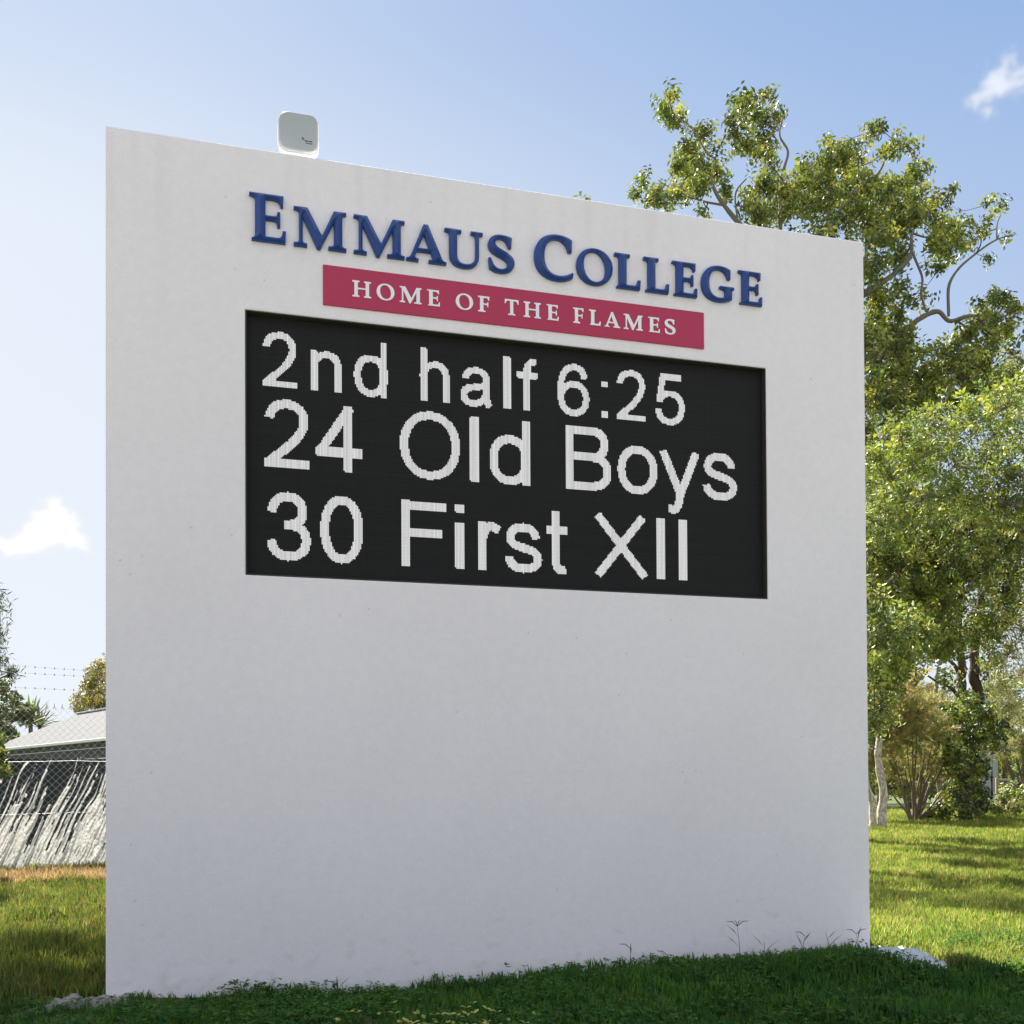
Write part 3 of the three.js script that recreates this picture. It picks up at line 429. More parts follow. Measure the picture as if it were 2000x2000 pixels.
// ---------------------------------------------------------------- trees and shrubs on the right (clump lists: x, y, z, radius in metres)
const gumClumps = [[5.04,11.17,-9.43,0.17],[5.11,11.1,-9.68,0.2],[5.31,11.04,-9.75,0.15],[5.88,11.06,-9.93,0.19],[5.81,10.61,-9.49,0.14],[5.58,10.79,-9.97,0.21],[4.61,9.35,-8.2,0.18],[5.24,9.9,-9.02,0.23],[6.01,10.42,-9.9,0.21],
  [4.66,9.97,-9.6,0.15],[4.78,10.05,-10.14,0.16],[4.38,9.02,-8.45,0.19],[5.02,9.54,-9.09,0.23],[5.05,9.32,-8.57,0.22],[5.73,9.66,-9.06,0.17],[5.44,9.4,-9.21,0.1],[5.46,10.2,-7.93,0.18],[5.96,10.59,-8.25,0.16],
  [5.65,10.43,-8.48,0.18],[6.6,11.31,-9.67,0.21],[6.7,11.09,-9.3,0.17],[5.46,10.03,-8.26,0.16],[6.63,10.86,-9.39,0.17],[5.59,9.81,-8.18,0.19],[6.37,10.33,-9.06,0.2],[5.91,9.54,-8.06,0.12],[6.21,9.31,-7.69,0.15],
  [7.63,10.78,-9.29,0.17],[6.8,9.65,-8,0.25],[7.02,9.69,-7.96,0.22],[7.42,10.36,-9.6,0.25],[7.59,10.21,-9.3,0.28],[6.34,9.3,-8.31,0.26],[6.78,10.19,-9.73,0.28],[6.11,9.45,-8.95,0.2],[6.69,9.52,-9.1,0.3],
  [5.87,8.88,-8.25,0.19],[7.33,9.88,-9.53,0.28],[7.33,9.64,-8.96,0.27],[7.95,10.12,-9.42,0.25],[8.3,11.05,-9.15,0.17],[7.66,10.25,-7.97,0.13],[8,10.14,-8.02,0.16],[7.85,9.74,-7.62,0.14],[7.51,9.72,-7.66,0.16],
  [7.1,9.73,-7.59,0.12],[7.35,9.86,-8.06,0.16],[7.68,10,-8.66,0.2],[7.08,9.03,-7.46,0.24],[8.17,9.72,-8.7,0.24],[7.39,9.16,-8.14,0.29],[7.14,8.97,-8.14,0.22],[7.55,9.44,-9.19,0.14],[7.77,9.1,-8.36,0.26],
  [7.83,9.39,-7.96,0.19],[8.35,9.77,-8.2,0.2],[8.8,10.16,-8.58,0.17],[7.72,8.9,-7.41,0.19],[8.85,9.8,-9.19,0.28],[7.27,8.3,-7.45,0.25],[8.5,9.29,-8.77,0.27],[8.93,9.61,-8.87,0.21],[7.93,8.64,-7.26,0.18],
  [9.29,9.82,-8.64,0.17],[8.75,9.42,-7.83,0.1],[8.81,9.01,-8.3,0.23],[8.15,8.47,-7.18,0.18],[8.32,8.36,-7.22,0.18],[8.68,8.61,-7.42,0.17],[9.53,9.17,-8.96,0.21],[8.27,8.09,-7.57,0.16],[9.47,9.05,-8.52,0.14],
  [10.15,9.95,-8.73,0.14],[10.34,9.9,-8.71,0.12],[9.22,9.03,-7.65,0.1],[9.11,8.78,-7.7,0.13],[9.76,8.94,-7.91,0.08],[9.89,8.89,-8.45,0.09],[7.33,8.03,-7.63,0.19],[8.42,8.87,-8.79,0.17],[8.66,9.03,-8.84,0.17],
  [8.24,8.65,-9.09,0.14],[7.56,7.73,-7.4,0.12],[8.52,8.45,-9.21,0.21],[7.57,7.63,-7.52,0.16],[8.14,7.82,-7.94,0.13],[8.68,8.1,-8.4,0.12],[8.45,8.14,-9.17,0.25],[7.94,7.56,-7.99,0.19],[8.38,7.83,-9.2,0.21],
  [8.13,7.46,-8.41,0.23],[8.03,7.31,-7.9,0.16],[7.66,6.96,-8.01,0.26],[7.74,6.92,-7.67,0.19],[7.18,6.49,-7.6,0.15],[7.55,6.49,-7.66,0.22],[9.62,8.08,-8.33,0.17],[10.31,8.46,-8.84,0.18],[9.13,7.66,-7.26,0.13],
  [8.76,7.26,-7.1,0.18],[10.49,8.31,-8.76,0.18],[9.92,7.85,-7.89,0.13],[9.04,7.39,-7.84,0.2],[9.03,7.2,-7.46,0.22],[9.85,7.6,-8.04,0.2],[9.52,7.69,-8.66,0.17],[8.67,7.24,-8.05,0.16],[8.43,7.11,-8.04,0.16],
  [8.2,6.71,-7.27,0.22],[9.25,7.25,-8.95,0.25],[8.4,6.72,-7.16,0.18],[8.98,6.84,-8.05,0.26],[9.84,7.28,-8.61,0.24],[8.19,6.31,-7.44,0.25],[8.81,7.05,-8.64,0.17],[9.87,7.06,-8.85,0.28],[9.71,6.82,-8.17,0.27],
  [8.79,6.76,-8.78,0.24],[7.49,6.14,-7.58,0.25],[7.72,6.47,-8.27,0.2],[7.73,5.98,-7.61,0.22],[9.44,6.7,-8.73,0.31],[9.42,6.67,-7.48,0.22],[9.69,7.14,-7.77,0.16],[10.16,7.64,-8.88,0.21],[5.42,11.4,-10.21,0.21],
  [5.94,11.32,-10.75,0.22],[5.64,10.76,-10.33,0.22],[5.71,10.62,-10.09,0.25],[6.09,10.62,-10.19,0.21],[5.18,9.96,-10.07,0.21],[5.67,10.4,-10.45,0.25],[5.82,10.44,-10.23,0.25],[6.48,11.59,-9.89,0.21],[7,11.77,-10.25,0.22],
  [6.82,11.28,-10.35,0.22],[6.68,10.65,-9.54,0.21],[7.97,10.87,-9.73,0.29],[8.05,10.76,-9.44,0.25],[7.78,10.7,-10.2,0.26],[8.06,10.7,-9.96,0.29],[7.21,10.14,-9.64,0.28],[6.82,10.31,-9.77,0.28],[6.55,9.99,-9.73,0.21],
  [7.45,10.31,-10.34,0.33],[6.8,9.82,-9.8,0.21],[7.62,10.15,-9.9,0.29],[7.84,10.08,-9.71,0.29],[8.25,10.39,-9.77,0.25],[8.44,10.63,-9.67,0.22],[8.7,10.47,-9.75,0.29],[8.57,10.02,-9.13,0.25],[8.54,10.3,-9.81,0.33],
  [8.08,9.72,-9.46,0.25],[8.61,9.82,-9.56,0.29],[8.84,10.25,-9.29,0.21],[9.03,10.39,-9.19,0.21],[9.22,10.19,-9.38,0.22],[8.97,9.9,-9.38,0.29],[8.69,9.45,-9.35,0.28],[9.17,9.91,-9.62,0.29],[9.29,9.97,-9.43,0.22],
  [9.21,9.74,-8.87,0.21],[9.43,9.46,-9.04,0.25],[9.66,9.74,-9.18,0.21],[10.15,9.88,-9.53,0.22],[9.93,9.56,-9.56,0.22],[8.62,9.19,-9.56,0.22],[8.34,8.38,-9.09,0.21],[8.83,8.42,-9.75,0.26],[8.96,8.33,-9.35,0.21],
  [8.72,8.11,-9.57,0.22],[9,8.12,-9.63,0.25],[8.77,7.78,-9.61,0.29],[9.07,7.78,-9.37,0.21],[9.02,7.44,-9.83,0.26],[10.26,8.24,-8.95,0.21],[10,7.99,-9.03,0.21],[10.71,8.11,-9.31,0.26],[10.42,7.9,-8.71,0.21],
  [9.64,7.59,-9.03,0.25],[9.66,7.52,-9.57,0.26],[9.74,7.43,-8.76,0.21],[10.2,7.48,-9.43,0.29],[10.35,7.51,-9.24,0.25],[9.47,7.16,-9.21,0.29],[9.95,7.08,-8.93,0.28],[10.58,7.3,-9.27,0.29],[9.56,7.18,-9.68,0.26],
  [8.61,6.85,-9.15,0.28],[8.55,6.92,-9.51,0.21],[9.06,6.65,-9.45,0.25],[9.88,6.87,-9.17,0.32],[10.55,7.21,-8.81,0.25],[10.06,7.59,-8.76,0.21],[5.93,4.94,-7.33,0.42],[6.58,5.77,-10.15,0.42],[7.56,9.29,-9.59,0.42],
  [8.26,4.85,-9.31,0.42],[5.08,5.01,-8.18,0.42],[7.46,5.07,-9.58,0.42],[6.6,8.43,-10.67,0.42],[5.67,6.2,-8.83,0.42],[4.99,5.63,-7.48,0.42],[4.94,6.59,-7.61,0.42],[6.06,6.83,-10.08,0.42],[7.41,8.22,-8.42,0.42],
  [6.2,6.35,-9,0.42],[6.65,6.58,-7.07,0.42],[7.44,8.54,-9.25,0.42],[6.78,5.09,-9.11,0.42],[7.07,7.9,-9.02,0.42],[6.11,5.74,-9.14,0.42],[5.57,7.7,-8.68,0.42],[7.72,8.57,-9.51,0.42],[7.42,8.91,-9.4,0.42],
  [5.89,8.59,-9.52,0.42],[6,5.16,-9.02,0.42],[5.3,4.95,-7.34,0.42],[6.43,7.99,-7.53,0.42],[7.07,5.64,-7.65,0.42],[6.05,4.94,-9.77,0.42],[7.73,8.58,-9.14,0.42],[5.99,7.62,-8.41,0.42],[6.69,7.24,-8.43,0.42],
  [6.07,5.55,-9.69,0.42],[8.2,7.64,-9.95,0.42],[6.86,6.5,-9.16,0.42],[6.33,6.57,-7.33,0.42],[7.23,4.22,-7.26,0.43],[7.99,4.29,-7.37,0.44],[8.34,4.29,-6.97,0.43],[9.88,4.5,-8.13,0.4],[7.88,3.88,-7.92,0.45],
  [8.8,4.06,-8.19,0.47],[8.29,3.7,-6.91,0.35],[7.57,4.03,-7.99,0.38],[8.49,3.55,-8.52,0.48],[8.62,3.46,-7.98,0.38],[7.66,3.11,-7.88,0.45],[7.99,2.97,-7.86,0.3],[7.15,2.59,-7.41,0.36],[7.49,2.53,-7.42,0.36],
  [7.14,2.24,-7.52,0.29],[8.03,3.09,-7.68,0.3],[7.68,2.2,-7.8,0.22],[8,1.92,-8.63,0.28],[7.06,1.66,-7.53,0.29],[8.23,4.6,-8.64,0.48],[8.86,4.6,-8.49,0.48],[9.39,4.65,-8.23,0.47],[9.94,4.52,-8.21,0.4],
  [8.36,4.04,-8.59,0.48],[9.14,4.16,-8.63,0.48],[9.29,3.99,-8.12,0.39],[8.48,4.34,-9.27,0.41],[8.6,3.58,-8.66,0.48],[9.44,3.67,-9.02,0.42],[8.48,3.31,-9.02,0.49],[8.79,3.14,-8.92,0.33],[8.19,2.79,-8.88,0.4],
  [8.8,2.76,-9.2,0.42],[7.89,2.35,-8.59,0.32],[8.94,3.3,-8.88,0.33],[8.3,2.29,-8.66,0.24],[8.3,1.96,-9.06,0.29],[8.18,1.75,-9.15,0.33],[8.67,4.77,-9.26,0.5],[9.34,4.77,-9.11,0.5],[9.86,4.81,-8.79,0.49],
  [10.49,4.69,-8.83,0.42],[8.77,4.17,-9.14,0.5],[9.63,4.31,-9.24,0.51],[10.52,4.34,-9.59,0.44],[8.63,4.39,-9.48,0.42],[9.07,3.71,-9.3,0.5],[9.67,3.73,-9.3,0.42],[10.17,3.81,-10.7,0.32],[10.4,4.06,-11.17,0.38],
  [9.43,2.96,-9.21,0.31],[10.25,4.34,-9.07,0.37],[11.22,4.21,-9.53,0.31],[9.63,3.07,-9.26,0.33],[8.7,4.38,-9.53,0.33],[9.46,4.6,-9.3,0.3],[11.46,5.15,-9.85,0.35],[10.15,5.29,-9.74,0.31],[10.59,3.27,-10.3,0.4],
  [9.77,5.6,-10.39,0.36],[10.72,4.71,-10.33,0.39],[11.22,4.79,-9.77,0.4],[9.45,5.21,-9.93,0.31],[10.67,3.44,-9.6,0.32],[8.81,4.77,-9.56,0.35],[9.85,4.75,-9.22,0.38],[9.02,4.99,-9.99,0.34],[9.17,4.45,-10.01,0.39],
  [10.71,3.36,-10.4,0.39],[11.03,4.62,-10.7,0.38],[11.73,3.81,-10.23,0.33],[10.47,4.44,-9.22,0.31],[9.85,5.04,-10.69,0.33],[9.79,5.27,-9.21,0.32],[10.69,3.55,-11.11,0.37],[9.53,4.45,-10.03,0.34],[9.69,4.25,-11.09,0.39],
  [8.95,4.11,-9.73,0.39],[10.67,3.29,-10.75,0.31],[9.86,3.25,-10.17,0.35],[10.88,3.8,-11.03,0.36],[10.76,3.91,-9.07,0.4],[10.91,5.77,-11.12,0.3],[11.13,4.55,-10.83,0.35],[9.27,4.75,-9.71,0.37],[9.63,3.59,-9.71,0.34],
  [11.32,3.46,-10.15,0.35],[9.83,5.32,-9.48,0.31],[10.36,3.2,-9.41,0.4],[10.49,4,-10.96,0.37],[8.98,6.82,-9.12,0.35],[9.17,7.66,-9.66,0.33],[8.7,7.24,-9.78,0.35],[9.83,7.28,-10.4,0.38],[9.71,6.12,-9.95,0.35],
  [9.54,7.19,-9.88,0.37],[8.82,7.15,-9.27,0.31],[9.32,6.54,-10.2,0.37],[8.81,5.17,-9.58,0.37],[8.98,5.91,-10.15,0.4],[9.85,6.21,-10.17,0.37],[9.32,7.66,-9.82,0.39],[9,5.12,-9.95,0.34],[8.49,6.87,-9.52,0.37],
  [9.63,5.36,-9.88,0.34],[8.91,6.08,-9.99,0.37]];
const gumTrunk = [[7.29,0,-8.53],[7.17,1.33,-8.57],[7.14,2.42,-8.68],[7.24,3.43,-8.55],[7.25,4.62,-8.65],[7.34,5.69,-8.52],[7.31,6.79,-8.53],[7.43,7.73,-8.49]];
const gumLimbs = [[[[7.23,3.35,-8.55],[7.7,3.6,-8.42],[7.96,3.77,-8.35],[8.17,4.06,-8.29]],0.078,0.045],
  [[[8.17,4.06,-8.29],[8.38,4.43,-8.23],[8.55,4.79,-8.19],[8.73,5.17,-8.14],[8.81,5.45,-8.12]],0.042,0.0225],
  [[[7.21,4.52,-8.56],[7.71,4.67,-8.42],[7.87,4.62,-8.37]],0.042,0.0225],
  [[[7.16,2.73,-8.57],[7.69,3.41,-8.42],[8,3.59,-8.34],[8.15,3.58,-8.3]],0.048,0.0225],
  [[[6.95,7.59,-8.63],[7.67,8.09,-8.43],[8.01,8.32,-8.34],[8.24,8.52,-8.27],[8.34,8.69,-8.25],[8.37,8.99,-8.24]],0.054,0.0225],
  [[[8.35,8.72,-8.24],[8.49,8.32,-8.2],[8.48,8.09,-8.21],[8.54,7.82,-8.19]],0.021,0.015],
  [[[7.01,6.86,-8.61],[7.75,7.16,-8.41],[8.21,7.52,-8.28],[8.46,7.72,-8.21],[8.71,7.82,-8.14],[8.87,7.68,-8.1],[9.13,7.75,-8.03],[9.38,7.75,-7.96],[9.67,7.75,-7.88]],0.051,0.01875],
  [[[8.86,7.75,-8.1],[8.88,8.22,-8.1],[9.01,8.45,-8.06],[9.27,8.68,-7.99],[9.56,8.88,-7.91],[9.81,8.95,-7.84]],0.024,0.009],
  [[[9.56,8.88,-7.91],[9.57,9.12,-7.91],[9.62,9.25,-7.89]],0.0108,0.0075],
  [[[6.95,7.86,-8.63],[6.51,8.53,-8.75],[5.87,9.17,-8.92],[5.68,9.41,-8.97],[5.56,9.61,-9.01],[5.51,9.81,-9.02],[5.59,10.08,-9]],0.048,0.0165],
  [[[5.68,9.41,-8.97],[5.43,9.46,-9.04],[5.17,9.54,-9.12],[4.82,9.55,-9.21]],0.018,0.0105],
  [[[6.51,8.53,-8.75],[6.48,9.2,-8.76],[6.5,9.74,-8.75],[6.55,9.97,-8.74],[6.6,10.21,-8.72],[6.49,10.44,-8.75],[6.53,10.71,-8.74]],0.03,0.0105],
  [[[6.49,9.4,-8.75],[6.42,9.8,-8.77],[6.41,10.07,-8.78],[6.46,10.37,-8.76]],0.0156,0.009],
  [[[6.96,8.2,-8.63],[6.99,8.8,-8.62],[7.22,9.13,-8.55],[7.54,9.63,-8.46],[7.87,9.86,-8.37],[8.03,10.2,-8.33]],0.036,0.0135],
  [[[7.27,7.99,-8.54],[7.68,8.49,-8.43],[7.71,8.86,-8.42],[7.76,9.13,-8.4]],0.03,0.015],
  [[[5.87,9.2,-8.92],[5.86,9.61,-8.93],[6.01,9.81,-8.89]],0.0144,0.009],
  [[[5.59,10.08,-9],[5.43,10.21,-9.04],[5.31,10.45,-9.08],[5.15,10.65,-9.12],[5.02,10.72,-9.16]],0.012,0.0075]];
const broadClumps = [[5.07,4.29,-3.59,0.22],[5.84,4.61,-4.02,0.23],[5.6,4.37,-3.25,0.21],[4.72,4.11,-3.6,0.21],[4.79,3.85,-3.54,0.21],[5.41,4.08,-3.81,0.26],[6,4.24,-3.99,0.27],[5.7,3.95,-3.16,0.25],[4.87,3.88,-3.97,0.22],
  [4.82,4.09,-4.15,0.15],[4.47,3.44,-3.57,0.18],[4.72,3.48,-3.3,0.21],[5.41,3.7,-3.74,0.22],[6.04,3.78,-3.9,0.27],[6.33,3.69,-3.87,0.19],[6.46,4.43,-3.65,0.23],[6.22,3.95,-3.33,0.22],[6.37,3.69,-3.3,0.22],
  [6.27,3.53,-3.46,0.22],[7.03,4.18,-3.72,0.23],[6.39,3.45,-3.14,0.21],[5.34,4.31,-4.05,0.32],[5.91,4.52,-3.9,0.32],[5.96,4.58,-3.86,0.31],[5.16,4.17,-4.17,0.32],[5.21,4.04,-4.26,0.32],[5.73,4.04,-4.17,0.38],
  [6.22,4.11,-4.17,0.38],[6.42,4.19,-4.15,0.38],[5.09,3.68,-4.11,0.32],[4.9,3.93,-4.36,0.21],[5.1,3.44,-4.39,0.27],[5.32,3.58,-4.23,0.32],[5.71,3.65,-3.96,0.32],[6.1,3.81,-4.15,0.38],[6.28,3.69,-3.96,0.27],
  [6.69,4.41,-4.04,0.33],[6.63,3.96,-3.94,0.32],[7.21,3.74,-4.07,0.33],[7,3.55,-4.12,0.33],[7.04,3.88,-3.56,0.32],[7.23,3.45,-3.94,0.33],[6.16,4.62,-4.89,0.35],[6.13,4.57,-4.56,0.34],[6.6,4.56,-4.45,0.34],
  [5.54,4.25,-4.5,0.33],[5.52,3.98,-4.63,0.33],[6.31,4.12,-4.83,0.4],[6.54,4.27,-4.6,0.4],[6.77,4.08,-4.43,0.4],[5.29,3.95,-4.55,0.33],[5.23,4.13,-4.78,0.22],[5.5,3.73,-4.95,0.29],[5.68,3.78,-4.68,0.34],
  [6.14,3.6,-4.66,0.34],[6.73,3.82,-4.69,0.4],[7.02,3.75,-4.44,0.28],[7.11,4.4,-4.42,0.34],[6.77,3.91,-4.14,0.33],[7.04,3.84,-4.05,0.33],[7.13,3.6,-4.49,0.34],[7.45,4.1,-4.18,0.34],[7.5,3.69,-4.46,0.35]];
const broadTrunk = [[7.33,0,-3.55],[7.19,1.82,-3.58],[7.1,2.72,-3.61],[6.8,3.3,-3.69],[6.4,3.62,-3.8]];
const broadLimbs = [[[[6.8,3.3,-3.69],[6.6,3.78,-3.75],[6.14,4,-3.87],[5.63,4.05,-4.01]],.03,.015],[[[6.4,3.62,-3.8],[5.89,3.73,-3.94],[5.32,3.79,-4.1],[5.02,3.95,-4.18]],.03,.015]];
const youngClumps = [[4.79,2.44,-3.89,0.2],[4.69,2.53,-3.99,0.19],[4.72,2.31,-3.54,0.18],[4.78,2.25,-4.04,0.21],[4.83,2.12,-3.82,0.2],[5.1,2.29,-3.86,0.14],[4.34,1.97,-3.45,0.13],[4.79,1.99,-3.85,0.09],[4.42,2.27,-3.66,0.2],
  [4.46,2.17,-4.1,0.31],[4.48,2.54,-4.12,0.26],[3.93,2.24,-3.62,0.29],[4.98,2.48,-4.14,0.21],[4.77,2.55,-4.11,0.19],[5.16,2.41,-4.12,0.19],[4.82,2.26,-4.1,0.21],[5.14,2.18,-4.25,0.21],[5.14,2.3,-3.91,0.14],
  [4.75,2.04,-4.05,0.13],[5.01,2.03,-4.16,0.09],[4.67,2.32,-4.01,0.21],[4.55,2.19,-4.23,0.31],[4.74,2.61,-4.5,0.27],[4.52,2.39,-4.56,0.32]];
const youngTrunk = [[4.42,0,-3.93],[4.35,1.29,-3.95],[4.42,1.79,-3.93],[4.46,2.3,-3.92]];
const weepingClumps = [[11.41,5.08,-9.88,0.36],[11.36,4.64,-9.53,0.35],[12.24,4.7,-10.97,0.39],[12.71,4.36,-11.11,0.39],[11.99,3.85,-10.56,0.38],[11.57,3.43,-9.72,0.36],[11.49,3.1,-9.94,0.36],[12.68,2.88,-11.04,0.39],[12.38,2.68,-11.16,0.24],
  [11.85,5.08,-9.42,0.44],[12.26,4.61,-9.63,0.45],[12.55,4.07,-10.05,0.46],[12.37,3.37,-9.76,0.45],[12.94,2.93,-10.62,0.48],[12.99,4.32,-9.81,0.55],[13.73,3.51,-10.45,0.58],[11.32,2.18,-9.82,0.21],[12.08,2.04,-10.37,0.26],
  [13.3,5.69,-12.04,0.41],[13.3,5.2,-11.7,0.41],[12.42,4.75,-11.18,0.39],[12.72,4.36,-11.12,0.39],[12.99,4.07,-11.71,0.41],[13.04,3.72,-11.36,0.4],[12.79,3.32,-11.42,0.4],[13.08,2.93,-11.48,0.4],[12.83,2.74,-11.68,0.25],
  [14.1,5.79,-11.81,0.52],[13.61,4.98,-11.04,0.49],[13.81,4.35,-11.39,0.5],[13.61,3.59,-11.07,0.49],[13.67,3.04,-11.4,0.5],[14.56,4.69,-11.39,0.61],[14.06,3.57,-10.78,0.59],[12.83,2.33,-11.55,0.24],[13.28,2.14,-11.71,0.28]];
const weepingTrunk = [[13.36,0,-10.5],[13.16,2.55,-10.55],[13.09,3.99,-10.57],[13.01,5.05,-10.59],[13.06,5.82,-10.58]];
const darkClumps = [[14.12,4.48,-14.77,0.35],[15.86,5.15,-16.19,0.51],[15.74,5.12,-15.34,0.49],[15.05,5.41,-15.75,0.37],[15.82,4.58,-15.8,0.38],[16.38,4.38,-16.1,0.51],[15.22,3.54,-14.59,0.42],[16.1,3.04,-15.45,0.37],[13.93,3.78,-14.89,0.24],
  [14.6,3.14,-15.58,0.27],[14.19,4.24,-15.59,0.24],[14.95,5.43,-14.57,0.35],[15.86,2.51,-15.01,0.37],[15.33,5.76,-15.54,0.37],[15.18,6.12,-16.08,0.38],[16.75,6.25,-16.33,0.39],[15.58,3.38,-15.27,0.32],[15.75,4.86,-16.82,0.39],
  [16.42,5.29,-16.87,0.53],[17.12,5.46,-16.96,0.53],[16.23,5.74,-17.22,0.4],[16.9,4.8,-17.08,0.4],[16.56,4.42,-16.32,0.52],[16.56,3.75,-16.15,0.45],[17.35,3.19,-16.89,0.4]];
const darkTrunk = [[15.58,0,-15.59],[15.32,1.8,-15.66],[15.23,2.67,-15.69],[15.19,3.42,-15.7],[15.13,4.41,-15.71],[15.19,5.29,-15.7]];
const darkLimbs = [[[[15.39,1.55,-15.64],[15.57,2.67,-15.59],[15.48,3.42,-15.62],[15.54,4.41,-15.6],[15.64,5.28,-15.57]],.15,.08],[[[15.17,3.29,-15.7],[14.97,3.67,-15.76],[14.61,3.82,-15.86],[14.31,3.67,-15.94]],.05,.02],[[[15.21,2.79,-15.69],[14.9,3.11,-15.78],[14.66,3.2,-15.84],[14.3,3.45,-15.94]],.05,.02]];
const oliveClumps = [[17.31,10.96,-16.91,0.4],[18.53,11.68,-17.73,0.42],[19.44,11.44,-18.38,0.5],[18.43,10.92,-18.01,0.42],[18.52,10.35,-17.55,0.41],[18.9,11.59,-19.11,0.23],[18.86,11.49,-17.18,0.55],[19.84,10.94,-17.69,0.7],[20.06,10.37,-18.5,0.58],
  [19.14,11.57,-16.6,0.54],[18.13,6.92,-17.54,0.49],[17.9,7.09,-18.05,0.42],[19.01,7.42,-17.96,0.51],[18.88,8.65,-16.89,0.68],[20.28,10.27,-17.27,0.83]];
const oliveTrunk = [[19.77,0,-17.55],[19.49,3.3,-17.63],[19.59,6.1,-17.6],[19.42,8.21,-17.65],[19.51,10.32,-17.62]];
const paperbarkClumps = [[11.66,2.52,-12.92,0.27],[11.86,2.26,-12.9,0.27],[11.94,2.12,-13.25,0.24],[11.32,2.74,-13.13,0.23],[11.79,2.34,-14.2,0.34],[11.19,1.69,-13.34,0.32],[11.36,2.22,-13.31,0.37],[12.07,2.49,-13.86,0.39],[11.48,1.27,-13.95,0.28],
  [11.5,2.01,-13.25,0.32],[12.22,2.83,-13.88,0.28],[11.92,1.7,-13.67,0.27],[11.11,1.91,-13.54,0.32],[11.23,1.38,-13.86,0.33],[11.24,2.65,-13.3,0.26],[12.44,2.61,-13.98,0.29],[12.95,2.36,-14.34,0.3],[12.56,2.17,-14.09,0.25],
  [12.32,2.89,-14.53,0.25],[11.72,2.33,-14.1,0.33],[11.7,1.72,-14.07,0.33],[11.82,2.27,-13.97,0.39],[12.44,2.53,-14.37,0.4],[11.79,1.28,-14.4,0.28],[11.96,2.05,-13.9,0.33],[12.2,2.82,-13.86,0.28],[12.47,1.74,-14.43,0.29],
  [11.68,1.96,-14.38,0.34],[11.78,1.4,-14.66,0.34],[11.72,2.71,-13.99,0.27]];
const paperbarkTrunk = [[10.18,0,-11.73],[10.24,0.64,-11.72],[10.17,1.23,-11.74],[10.15,1.57,-11.74],[10.26,2.11,-11.71],[10.42,2.6,-11.67]];
const paperbarkStem = [[10.05,-0,-11.78],[10.04,0.35,-11.77],[9.95,0.84,-11.8],[9.88,1.33,-11.82],[9.9,1.82,-11.81]];
const brownClumps = [[12.46,1.39,-14.24,0.34],[12.42,1.71,-13.66,0.39],[13.22,1.73,-14.19,0.34],[12.7,2.18,-14.2,0.28],[13.35,1.38,-14.02,0.34],[13.25,1.04,-13.56,0.28],[13.29,1.16,-14.46,0.35],[11.99,1.05,-13.77,0.22],[12.81,2.03,-13.49,0.27],
  [12.98,2.41,-14.21,0.25],[12.63,1.39,-14.47,0.34],[12.95,1.74,-14.36,0.4],[13.49,1.75,-14.54,0.35],[13.14,2.22,-14.79,0.29],[13.94,1.4,-14.77,0.35],[14.07,1.05,-14.59,0.29],[13.17,1.16,-14.3,0.34],[12.79,1.05,-14.88,0.23],
  [13.81,2.11,-14.77,0.29],[13.1,2.43,-14.36,0.25]];
const brownBase=[12.62,-0,-14.08], brownTips = [[12.16,1.27,-14],[12.65,1.73,-14.28],[12.72,2,-14.05],[13.31,1.74,-14.31],[13.11,1.37,-13.64],[13.54,0.99,-13.93],[12.64,0.94,-14.49],[12.56,1.48,-13.58],[13.35,1.84,-14.09],[12.35,0.71,-14.47],[12.68,1.52,-14.69],[12.25,1.81,-13.56],[13.19,1.28,-14.55],[12.73,1.1,-13.43],[13.73,0.7,-14.29],[13.47,0.76,-13.64],[12.03,1.15,-13.52],[13.45,0.87,-14.58]];
const shrubClumps = [[13.64,2.3,-14.03,0.32],[13.48,2.42,-13.35,0.31],[13.82,2.25,-13.32,0.31],[13.75,1.99,-12.9,0.24],[13.7,1.84,-14.01,0.32],[13.81,1.82,-13.63,0.34],[14.46,1.73,-14.02,0.28],[13.65,1.37,-13.6,0.31],[13.05,1.37,-13.32,0.24],
  [13.6,1.15,-13.26,0.24],[13.34,0.93,-13.39,0.29],[14.2,0.64,-14.15,0.28],[13.16,0.49,-13.36,0.29],[13.25,0.26,-13.17,0.26],[13.75,0.37,-13.41,0.2],[13.92,2.29,-12.97,0.22],[13.11,0.23,-13.69,0.22],[13.11,0.18,-13.98,0.16],
  [14.11,2.34,-14.62,0.33],[14.12,2.48,-14.12,0.32],[14.4,2.3,-14.01,0.32],[14.9,2.07,-14.24,0.26],[14.2,1.87,-14.63,0.33],[14.39,1.86,-14.33,0.35],[14.75,1.74,-14.36,0.28],[14.6,1.4,-14.75,0.33],[13.75,1.39,-14.19,0.25],
  [14.35,1.16,-14.15,0.25],[14.19,0.93,-14.43,0.3],[14.42,0.64,-14.41,0.28],[14.33,0.46,-14.82,0.31],[14.31,0.27,-14.46,0.28],[14.64,0.34,-14.48,0.21],[14.94,2.38,-14.15,0.23],[13.97,0.24,-14.79,0.24],[13.81,0.18,-14.89,0.17],
  [14.41,2.37,-14.99,0.33],[14.63,2.53,-14.74,0.33],[15.06,2.36,-14.78,0.33],[15.38,2.1,-14.79,0.26],[14.88,1.91,-15.48,0.34],[14.82,1.88,-14.85,0.36],[15.36,1.78,-15.08,0.29],[14.96,1.41,-15.2,0.34],[14.85,1.42,-15.56,0.27],
  [14.8,1.16,-14.7,0.26],[14.93,0.93,-15.34,0.32],[14.84,0.63,-14.92,0.29],[14.33,0.46,-14.82,0.31],[14.92,0.28,-15.2,0.29]];
const shrubTrunk = [[13.63,0,-13.66],[13.82,0.59,-13.92],[13.94,1.27,-13.89],[13.99,1.95,-13.87]];
